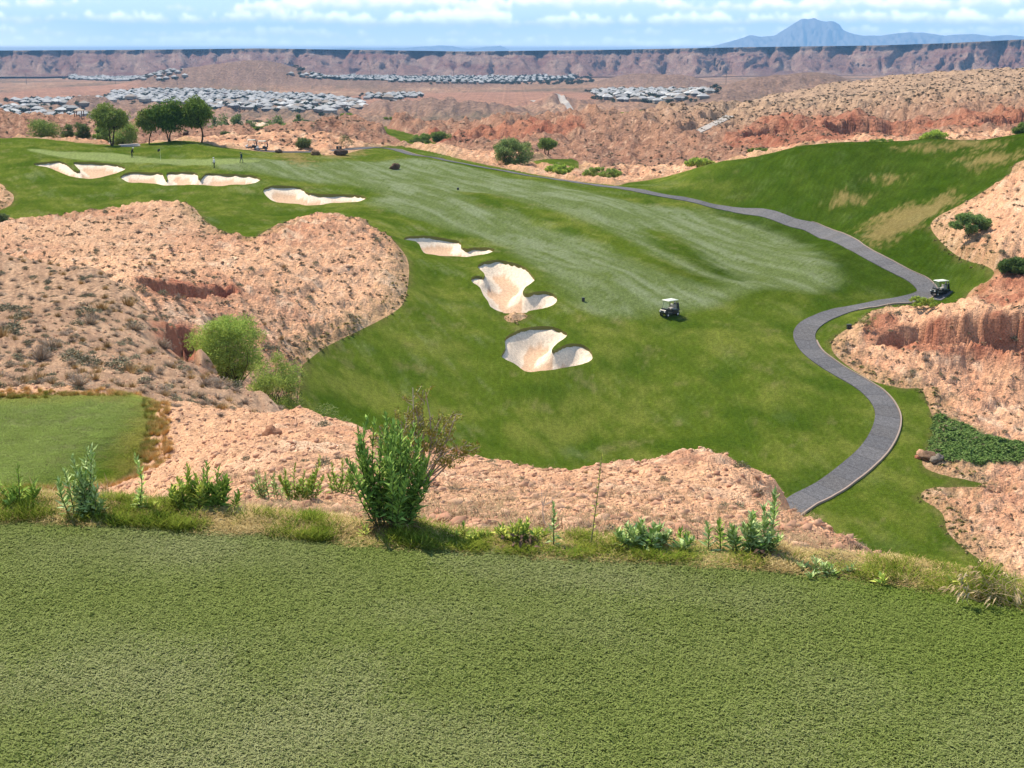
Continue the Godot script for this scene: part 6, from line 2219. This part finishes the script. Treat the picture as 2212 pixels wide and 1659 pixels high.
func golf_cart(label: String, at: Vector3, heading: float, pale_cowl: bool) -> void:
	var t := thing("golf_cart", label, "golf cart", at, heading, "golf carts on the course")
	var dark: Material = paint(0.012, 0.016, 0.016, 0.35)
	var white: Material = paint(0.75, 0.76, 0.74, 0.3)
	var cream: Material = paint(0.62, 0.66, 0.55, 0.45)
	var seat: Material = paint(0.35, 0.33, 0.30, 0.6)
	var black: Material = paint(0.02, 0.02, 0.02, 0.7)
	var body_look: Material = white if pale_cowl else dark
	var b := Mb.new()                       # front is -z
	b.box(Vector3(0, 0.36, 0.05), Vector3(1.12, 0.16, 2.2), Basis.IDENTITY, 0.03)
	b.box(Vector3(0, 0.58, 0.55), Vector3(1.14, 0.36, 0.9), Basis.IDENTITY, 0.06)
	put("body", b.mesh(), dark, t)
	b = Mb.new()
	b.box(Vector3(0, 0.58, -0.92), Vector3(1.1, 0.42, 0.5), Basis(Vector3.RIGHT, 0.22), 0.09)
	b.box(Vector3(0, 0.80, -0.74), Vector3(1.06, 0.34, 0.16), Basis(Vector3.RIGHT, -0.3), 0.05)
	put("front_cowl", b.mesh(), body_look, t)
	for s in [-1.0, 1.0]:
		b = Mb.new()
		b.box(Vector3(s * 0.36, 0.62, -1.16), Vector3(0.22, 0.12, 0.06), Basis.IDENTITY, 0.02)
		put("headlight", b.mesh(), white, t)
		wheel(t, Vector3(s * 0.5, 0.235, -0.78), black, white)
		wheel(t, Vector3(s * 0.5, 0.235, 0.78), black, white)
		for z in [[-0.72, -0.42], [0.62, 0.50]]:
			b = Mb.new()
			b.tube([Vector3(s * 0.52, 0.78, z[0]), Vector3(s * 0.50, 1.80, z[1])], [0.024, 0.02], 6)
			put("strut", b.mesh(), dark, t)
	b = Mb.new()
	b.box(Vector3(0, 0.83, 0.36), Vector3(1.04, 0.13, 0.52), Basis.IDENTITY, 0.05)
	put("seat", b.mesh(), seat, t)
	b = Mb.new()
	b.box(Vector3(0, 1.08, 0.64), Vector3(1.04, 0.42, 0.12), Basis(Vector3.RIGHT, 0.15), 0.05)
	put("seat_back", b.mesh(), seat, t)
	b = Mb.new()
	b.box(Vector3(0, 1.84, 0.05), Vector3(1.18, 0.07, 1.55), Basis.IDENTITY, 0.03)
	b.box(Vector3(0, 1.885, 0.05), Vector3(0.98, 0.04, 1.3), Basis.IDENTITY, 0.018)
	put("roof", b.mesh(), cream, t)
	b = Mb.new()
	b.box(Vector3(0, 1.30, -0.57), Vector3(0.98, 0.95, 0.012), Basis(Vector3.RIGHT, -0.29))
	var glass := StandardMaterial3D.new()
	glass.transparency = BaseMaterial3D.TRANSPARENCY_ALPHA
	glass.albedo_color = Color(0.9, 0.95, 0.95, 0.12)
	glass.roughness = 0.05
	put("windscreen", b.mesh(), glass, t)
	b = Mb.new()
	var ring := []
	var rr := []
	for k in 13:
		var a := TAU * k / 12.0
		ring.append(Vector3(-0.27 + cos(a) * 0.17, 1.06 + sin(a) * 0.12, -0.34 + sin(a) * 0.12))
		rr.append(0.014)
	b.tube(ring, rr, 5, false)
	b.tube([Vector3(-0.27, 1.06, -0.34), Vector3(-0.27, 0.72, -0.62)], [0.02, 0.02], 6)
	put("steering_wheel", b.mesh(), black, t)
	b = Mb.new()
	b.box(Vector3(0, 0.62, 1.12), Vector3(0.95, 0.10, 0.34), Basis.IDENTITY, 0.02)
	b.tube([Vector3(-0.45, 0.7, 1.2), Vector3(-0.45, 1.2, 1.0), Vector3(0.45, 1.2, 1.0), Vector3(0.45, 0.7, 1.2)], [0.018, 0.018, 0.018, 0.018], 5)
	put("bag_rack", b.mesh(), black, t)
	for s in [-1.0, 1.0]:
		b = Mb.new()
		b.tube([Vector3(s * 0.24, 0.66, 1.16), Vector3(s * 0.24, 1.02, 1.12), Vector3(s * 0.24, 1.42, 1.06)], [0.12, 0.125, 0.13], 9)
		for k in 6:
			var o := Vector3(rng.randfn() * 0.05, 0, rng.randfn() * 0.05)
			b.tube([Vector3(s * 0.24, 1.4, 1.06) + o, Vector3(s * 0.24, 1.4 + rng.randf_range(0.12, 0.28), 1.05) + o * 1.4], [0.008, 0.02], 5)
		var bag := put("golf_bag", b.mesh(), paint(0.03, 0.035, 0.045, 0.8) if s < 0.0 else paint(0.16, 0.15, 0.15, 0.8))
		bag.transform = t.transform
		tag(bag, ["black golf bag", "grey golf bag"][0 if s < 0.0 else 1] + " on the " + label.replace(" with a pale roof", "").replace(" with black bags", ""), "golf bag", "golf bags on the carts")

# one continuous body: tapered capsules joined by a smooth minimum, meshed as surface nets
func body_mesh(bones: Array, cell: float, colour: Callable) -> ArrayMesh:
	var lo := Vector3.ONE * 1e9
	var hi := Vector3.ONE * -1e9
	for q in bones:
		var r := maxf(q[2], q[3]) + cell * 2.0
		lo = lo.min(q[0] - Vector3.ONE * r).min(q[1] - Vector3.ONE * r)
		hi = hi.max(q[0] + Vector3.ONE * r).max(q[1] + Vector3.ONE * r)
	var n := Vector3i((hi - lo) / cell) + Vector3i.ONE * 2
	var f := PackedFloat32Array()
	f.resize(n.x * n.y * n.z)
	f.fill(1.0)
	var k := 0.035
	for q in bones:
		var reach := maxf(q[2], q[3]) + 0.1
		var a: Vector3i = Vector3i((q[0].min(q[1]) - Vector3.ONE * reach - lo) / cell).clamp(Vector3i.ZERO, n - Vector3i.ONE)
		var b: Vector3i = Vector3i((q[0].max(q[1]) + Vector3.ONE * reach - lo) / cell).clamp(Vector3i.ZERO, n - Vector3i.ONE)
		var ba: Vector3 = q[1] - q[0]
		var len2 := maxf(ba.length_squared(), 1e-8)
		for z in range(a.z, b.z + 1):
			for y in range(a.y, b.y + 1):
				for x in range(a.x, b.x + 1):
					var p := lo + Vector3(x, y, z) * cell
					var h := clampf((p - q[0]).dot(ba) / len2, 0.0, 1.0)
					var d := p.distance_to(q[0] + ba * h) - lerpf(q[2], q[3], h)
					var i := (z * n.y + y) * n.x + x
					var o := f[i]
					var m := clampf(0.5 + 0.5 * (o - d) / k, 0.0, 1.0)
					f[i] = lerpf(o, d, m) - k * m * (1.0 - m)
	var mb := Mb.new()
	var at := {}
	for z in n.z - 1:
		for y in n.y - 1:
			for x in n.x - 1:
				var sum := Vector3.ZERO
				var hits := 0
				var i0 := (z * n.y + y) * n.x + x
				var c := [f[i0], f[i0 + 1], f[i0 + n.x], f[i0 + n.x + 1], f[i0 + n.x * n.y], f[i0 + n.x * n.y + 1], f[i0 + n.x * n.y + n.x], f[i0 + n.x * n.y + n.x + 1]]
				for e in [[0, 1], [2, 3], [4, 5], [6, 7], [0, 2], [1, 3], [4, 6], [5, 7], [0, 4], [1, 5], [2, 6], [3, 7]]:
					if (c[e[0]] < 0.0) != (c[e[1]] < 0.0):
						var w: float = c[e[0]] / (c[e[0]] - c[e[1]])
						var p0 := Vector3(e[0] & 1, (e[0] >> 1) & 1, e[0] >> 2)
						var p1 := Vector3(e[1] & 1, (e[1] >> 1) & 1, e[1] >> 2)
						sum += p0.lerp(p1, w)
						hits += 1
				if hits > 0:
					at[i0] = mb.p.size()
					var p := lo + (Vector3(x, y, z) + sum / hits) * cell
					mb.p.append(p)
					mb.n.append(Vector3.UP)
					mb.c.append(colour.call(p))
	var sx := 1
	var sy := n.x
	var sz := n.x * n.y
	for i in at:
		for ax in 3:
			var s0: int = [sx, sy, sz][ax]
			var s1: int = [sy, sz, sx][ax]
			var s2: int = [sz, sx, sy][ax]
			if (f[i] < 0.0) == (f[i + s0] < 0.0) or not (at.has(i - s1) and at.has(i - s2) and at.has(i - s1 - s2)):
				continue
			var q := [at[i], at[i - s1], at[i - s1 - s2], at[i - s2]]
			if f[i] >= 0.0:
				q.reverse()
			for v in [0, 2, 1, 0, 3, 2]:
				mb.ix.append(q[v])
	mb.smooth()
	return mb.mesh()

# joints in metres, facing -z; hands get their own fingers
func person(label: String, at: Vector3, turn: float, pose: Dictionary, shirt: Color, trousers: Color, hat: Color, club: bool) -> void:
	var skin := Color(0.42, 0.25, 0.17)
	var t := thing("person", label, "person", at, turn, "players on the putting green")
	var lean: float = pose.lean
	var hip := Vector3(0, 0.93, 0)
	var chest := hip + Vector3(0, 0.40 * cos(lean), -0.40 * sin(lean))
	var neck := chest + Vector3(0, 0.16 * cos(lean), -0.16 * sin(lean))
	var head := neck + Vector3(0, 0.17, -0.03 - 0.06 * sin(lean))
	var bones := [[hip, chest, 0.145, 0.165], [chest + Vector3(-0.12, 0.05, 0), chest + Vector3(0.12, 0.05, 0), 0.10, 0.10], [hip + Vector3(-0.08, -0.02, 0), hip + Vector3(0.08, -0.02, 0), 0.12, 0.12],
		[chest, neck, 0.08, 0.058], [neck, head, 0.056, 0.075], [head, head + Vector3(0, 0.05, 0.01), 0.098, 0.10], [head + Vector3(0, -0.01, -0.09), head + Vector3(0, -0.03, -0.105), 0.018, 0.022],
		[head + Vector3(-0.095, 0, 0), head + Vector3(-0.10, 0.02, 0.01), 0.02, 0.02], [head + Vector3(0.095, 0, 0), head + Vector3(0.10, 0.02, 0.01), 0.02, 0.02]]
	for s in [-1, 1]:
		var k := 0 if s < 0 else 1
		var knee: Vector3 = hip + Vector3(s * 0.10, -0.44, -float(pose.step) * (0.5 if k == 0 else -0.4) - 0.03)
		var ankle: Vector3 = Vector3(s * 0.11, 0.09, (-float(pose.step) if k == 0 else float(pose.step)))
		bones.append_array([[hip + Vector3(s * 0.09, -0.04, 0), knee, 0.095, 0.062], [knee, ankle, 0.06, 0.042], [ankle + Vector3(0, -0.04, 0.03), ankle + Vector3(0, -0.055, -0.16), 0.045, 0.035]])
		var shoulder := chest + Vector3(s * 0.19, 0.08, 0)
		var elbow: Vector3 = shoulder + pose.elbow * Vector3(s, 1, 1)
		var wrist: Vector3 = elbow + pose.wrist * Vector3(s, 1, 1)
		bones.append_array([[shoulder, elbow, 0.058, 0.042], [elbow, wrist, 0.04, 0.03]])
		var dir := (wrist - elbow).normalized()
		var across := Vector3(0, 0, -1)
		bones.append([wrist, wrist + dir * 0.08, 0.032, 0.038])
		for q in 4:
			var root := wrist + dir * 0.08 + across * (0.03 - 0.02 * q)
			bones.append([root, root + dir * [0.075, 0.085, 0.08, 0.06][q] + Vector3(-s * 0.02, 0, 0), 0.010, 0.008])
		bones.append([wrist + dir * 0.03 + across * 0.03, wrist + dir * 0.08 + across * 0.065, 0.012, 0.009])
	var tint := func(p: Vector3) -> Color:
		if p.y > neck.y + 0.03:
			return skin
		if p.y < 0.085:
			return Color(0.03, 0.03, 0.03)
		if p.y < hip.y + 0.04 and absf(p.x) < 0.22:
			return trousers
		if absf(p.x) > 0.27 and p.y < chest.y - 0.12:
			return skin
		return shirt
	put("body", body_mesh(bones, 0.022, tint), bark_material(), t)
	var b := Mb.new()
	b.tint = hat
	b.lump(head + Vector3(0, 0.085, 0.0), Vector3(0.112, 0.075, 0.118), 6, 12, noise, 1.0, 0.0, 0.0)
	b.tube([head + Vector3(0, 0.075, -0.06), head + Vector3(0, 0.07, -0.19)], [0.085, 0.07], 10)
	put("hat", b.mesh(), bark_material(), t)
	if club:
		b = Mb.new()
		var grip: Vector3 = t.transform * (chest + Vector3(0.19, 0.08, 0) + pose.elbow + pose.wrist + pose.wrist.normalized() * 0.1)
		var sole: Vector3 = t.transform * (Vector3(0.16, 0.02, -0.42))
		sole.y = ground_y(sole.x, sole.z) + 0.02
		b.tube([grip, sole], [0.011, 0.007], 5)
		b.box(sole, Vector3(0.1, 0.03, 0.03), Basis.IDENTITY, 0.008)
		var c := put("putter", b.mesh(), paint(0.2, 0.2, 0.2, 0.3, 0.6))
		tag(c, "putter held by the " + label.split(" standing")[0].split(" putting")[0], "golf club", "putters held on the green")

func boulder(label: String, at: Vector3, size: Vector3, col: Color, group: String, off: float) -> void:
	var b := Mb.new()
	b.tint = col
	b.lump(Vector3.ZERO, size * 0.5, 12, 18, noise, 95.0, 0.6, off * 50.0)
	for k in b.c.size():
		b.c[k] = col * (1.0 + 0.5 * noise.get_noise_3d(b.p[k].x * 90.0 / size.x, b.p[k].y * 90.0 / size.x, b.p[k].z * 90.0))
	b.smooth()
	var m := earth_material(maxf(size.x * 0.5, 0.1), size.x * 2.0, size.x * 4.0)
	var o := put("boulder", b.mesh(), m)
	o.position = at + Vector3(0, size.y * 0.28, 0)
	o.rotation.y = off
	tag(o, label, "boulder", group)

func bin(label: String, at: Vector3, wide: float, tall: float) -> void:
	var t := thing("litter_bin", label, "bin", at, 0.2, "dark boxes beside the path and fairway")
	var b := Mb.new()
	b.box(Vector3(0, tall * 0.45, 0), Vector3(wide, tall * 0.9, wide), Basis.IDENTITY, wide * 0.06)
	put("box", b.mesh(), paint(0.012, 0.014, 0.013, 0.5), t)
	b = Mb.new()
	b.box(Vector3(0, tall * 0.95, 0), Vector3(wide * 1.1, tall * 0.1, wide * 1.1), Basis.IDENTITY, wide * 0.04)
	put("lid", b.mesh(), paint(0.02, 0.022, 0.02, 0.4), t)

func things() -> void:
	noise.seed = 81
	golf_cart("golf cart with a pale roof driving across the fairway", at_pixel(1446, 686, 120.0), 2.25, false)
	golf_cart("golf cart with a pale roof at the sharp bend of the cart path", at_pixel(2030, 638, 120.0) + Vector3(0, 0.06, 0), 2.0, false)
	golf_cart("parked golf cart farther from the bare hill's green shrub", at_pixel(543, 323, 200.0) + Vector3(0, 0.08, 0), 1.75, true)
	golf_cart("parked golf cart in front of its twin", at_pixel(566, 325, 200.0) + Vector3(0, 0.08, 0), 1.75, true)
	person("player in dark clothes and pale cap putting beside the tree shadow", at_pixel(285, 339, 150.0), -1.1, {"lean": 0.35, "step": 0.14, "elbow": Vector3(0.03, -0.27, -0.06), "wrist": Vector3(-0.12, -0.20, -0.14)}, Color(0.02, 0.02, 0.025), Color(0.03, 0.03, 0.035), Color(0.75, 0.74, 0.7), true)
	person("player in white shirt, white cap and dark trousers standing by the green", at_pixel(463, 361, 150.0), 2.4, {"lean": 0.05, "step": 0.12, "elbow": Vector3(0.05, -0.28, 0.02), "wrist": Vector3(-0.03, -0.2, -0.16)}, Color(0.75, 0.75, 0.74), Color(0.02, 0.02, 0.022), Color(0.82, 0.82, 0.82), true)
	person("player in teal shirt and grey trousers walking toward the green", at_pixel(522, 351, 150.0), 1.2, {"lean": 0.08, "step": 0.24, "elbow": Vector3(0.07, -0.27, 0.05), "wrist": Vector3(-0.02, -0.2, -0.15)}, Color(0.02, 0.065, 0.075), Color(0.09, 0.10, 0.10), Color(0.03, 0.06, 0.06), false)
	# flag
	var at := at_pixel(347, 347, 150.0)
	var t := thing("flagstick", "thin flagstick with a small dark flag on the putting green", "flag", at)
	var b := Mb.new()
	b.tube([Vector3(0, -0.05, 0), Vector3(0, 2.2, 0)], [0.016, 0.012], 6)
	put("pole", b.mesh(), paint(0.65, 0.66, 0.6, 0.4), t)
	b = Mb.new()
	for k in 5:
		var x0 := -0.09 * k
		var x1 := -0.09 * (k + 1)
		b.quad(Vector3(x0, 2.2 - k * 0.03, 0.03 * sin(k * 1.7)), Vector3(x1, 2.2 - (k + 1) * 0.03, 0.03 * sin((k + 1) * 1.7)), Vector3(x1, 1.82 - (k + 1) * 0.05, 0.03 * sin((k + 1) * 1.7)), Vector3(x0, 1.82 - k * 0.05, 0.03 * sin(k * 1.7)))
	put("cloth", b.mesh(), paint(0.015, 0.018, 0.03), t)
	var g := "boulders beside the path behind the green"
	var rock := Color(0.10, 0.07, 0.055)
	boulder("small dark boulder at the edge of the path by the parked carts", at_pixel(602, 330, 200.0), Vector3(1.6, 0.9, 1.2), rock, g, 1.0)
	boulder("sandy-topped boulder on the worn grass", at_pixel(681, 338, 200.0), Vector3(2.2, 1.3, 1.6), Color(0.20, 0.13, 0.08), g, 2.0)
	boulder("long dark flat-topped boulder below the two bins", at_pixel(736, 335, 200.0), Vector3(2.7, 1.5, 1.8), rock, g, 3.0)
	boulder("lone rounded boulder on the grass tongue beside the path", at_pixel(853, 362, 200.0), Vector3(1.9, 1.35, 1.5), Color(0.13, 0.085, 0.06), g, 4.0)
	boulder("dark boulder at the foot of the leaning tree", at_pixel(402, 304, 200.0), Vector3(2.4, 1.3, 1.6), rock, g, 5.0)
	g = "stones on the near dirt slope"
	boulder("block of brown earth standing on the near dirt slope", at_pixel(588, 948, 10.0), Vector3(0.30, 0.26, 0.22), Color(0.30, 0.16, 0.105), g, 6.0)
	boulder("small grey stone on the edge of the dirt crest", at_pixel(1834, 1160, 6.0), Vector3(0.15, 0.09, 0.12), Color(0.30, 0.22, 0.17), g, 7.0)
	g = "boulders at the creek bed"
	for k in 5:
		boulder(["pink", "large brown", "low grey", "split brown", "small red"][k] + " boulder at the mouth of the green creek bed", at_pixel([1990, 2006, 2022, 2012, 1984][k], [984, 994, 1000, 988, 990][k], 90.0), Vector3(1.5, 0.8, 1.1) * [0.8, 1.2, 1.0, 0.7, 0.5][k], [Color(0.45, 0.27, 0.18), Color(0.2, 0.13, 0.09), Color(0.22, 0.19, 0.16), Color(0.26, 0.15, 0.1), Color(0.33, 0.14, 0.09)][k], g, 8.0 + k)
	bin("black litter bin nearer the bare hill's green shrub", at_pixel(729, 323, 200.0), 0.5, 0.75)
	bin("black litter bin beside its twin above the flat-topped boulder", at_pixel(735.5, 323, 200.0), 0.5, 0.75)
	bin("small dark box on the fairway edge beside the two-lobed bunker", at_pixel(1260, 653, 120.0), 0.3, 0.45)
	bin("dark box at the tip of the bare mound by the path", at_pixel(1834, 710, 120.0), 0.45, 0.5)
	bin("tiny dark box in the middle of the upper fairway", at_pixel(989, 407, 120.0), 0.3, 0.35)
	# shelter beyond the trees
	at = at_depth(172, 262, 425.0)
	t = thing("picnic_shelter", "small open shelter with a tan pyramid roof beyond the dark bush", "shelter", at)
	t.scale = Vector3.ONE * 0.7
	b = Mb.new()
	var top := 4.6
	for k in 4:
		var a := TAU * k / 4.0 + PI / 4.0
		var c := TAU * (k + 1) / 4.0 + PI / 4.0
		b.tri(Vector3(cos(c) * 2.6, 3.5, sin(c) * 2.6), Vector3(cos(a) * 2.6, 3.5, sin(a) * 2.6), Vector3(0, top, 0))
		b.quad(Vector3(cos(a) * 2.6, 3.5, sin(a) * 2.6), Vector3(cos(c) * 2.6, 3.5, sin(c) * 2.6), Vector3(cos(c) * 2.6, 3.3, sin(c) * 2.6), Vector3(cos(a) * 2.6, 3.3, sin(a) * 2.6))
	put("roof", b.mesh(), paint(0.40, 0.30, 0.22), t)
	for k in 4:
		var a := TAU * k / 4.0 + PI / 4.0
		b = Mb.new()
		b.box(Vector3(cos(a) * 2.1, 1.6, sin(a) * 2.1), Vector3(0.3, 3.8, 0.3))
		put("post", b.mesh(), paint(0.14, 0.07, 0.05), t)

func stage(what: String) -> void:
	print("%6d ms  %s" % [Time.get_ticks_msec() - t_start, what])

func _ready() -> void:
	t_start = Time.get_ticks_msec()
	rng.seed = 20240517
	noise.noise_type = FastNoiseLite.TYPE_SIMPLEX_SMOOTH
	noise.frequency = 0.01
	noise.seed = 5
	light_and_camera()
	stage("light")
	solve_ground()
	noise.seed = 11
	for k in 60:
		edge_t.append(-0.45 + 0.9 * k / 59.0)
	var line := [-700, 1112, 0, 1120, 200, 1126, 400, 1138, 620, 1152, 850, 1172, 1200, 1196, 1600, 1216, 1900, 1244, 2050, 1268, 2212, 1305, 2900, 1400]
	for k in 60:
		var t := edge_t[k]
		var j := 0
		while j < line.size() - 4 and sight(line[j + 2], line[j + 3]).x < t:
			j += 2
		var a := sight(line[j], line[j + 1])
		var b := sight(line[j + 2], line[j + 3])
		edge_d.append(EYE / lerpf(a.y, b.y, clampf((t - a.x) / (b.x - a.x), 0.0, 1.0)))
	stage("land solved")
	lay_grid()
	stage("grid %d x %d" % [nc, nr])
	fill_ground()
	stage("ground filled")
	mesh_ground()
	stage("ground meshed")
	paths()
	mesa()
	ranges()
	stage("paths, mesa, ranges")
	houses()
	stage("houses")
	trees()
	shrubs()
	stage("shrubs")
	weeds()
	lawns()
	stage("foreground")
	things()
	stage("things")
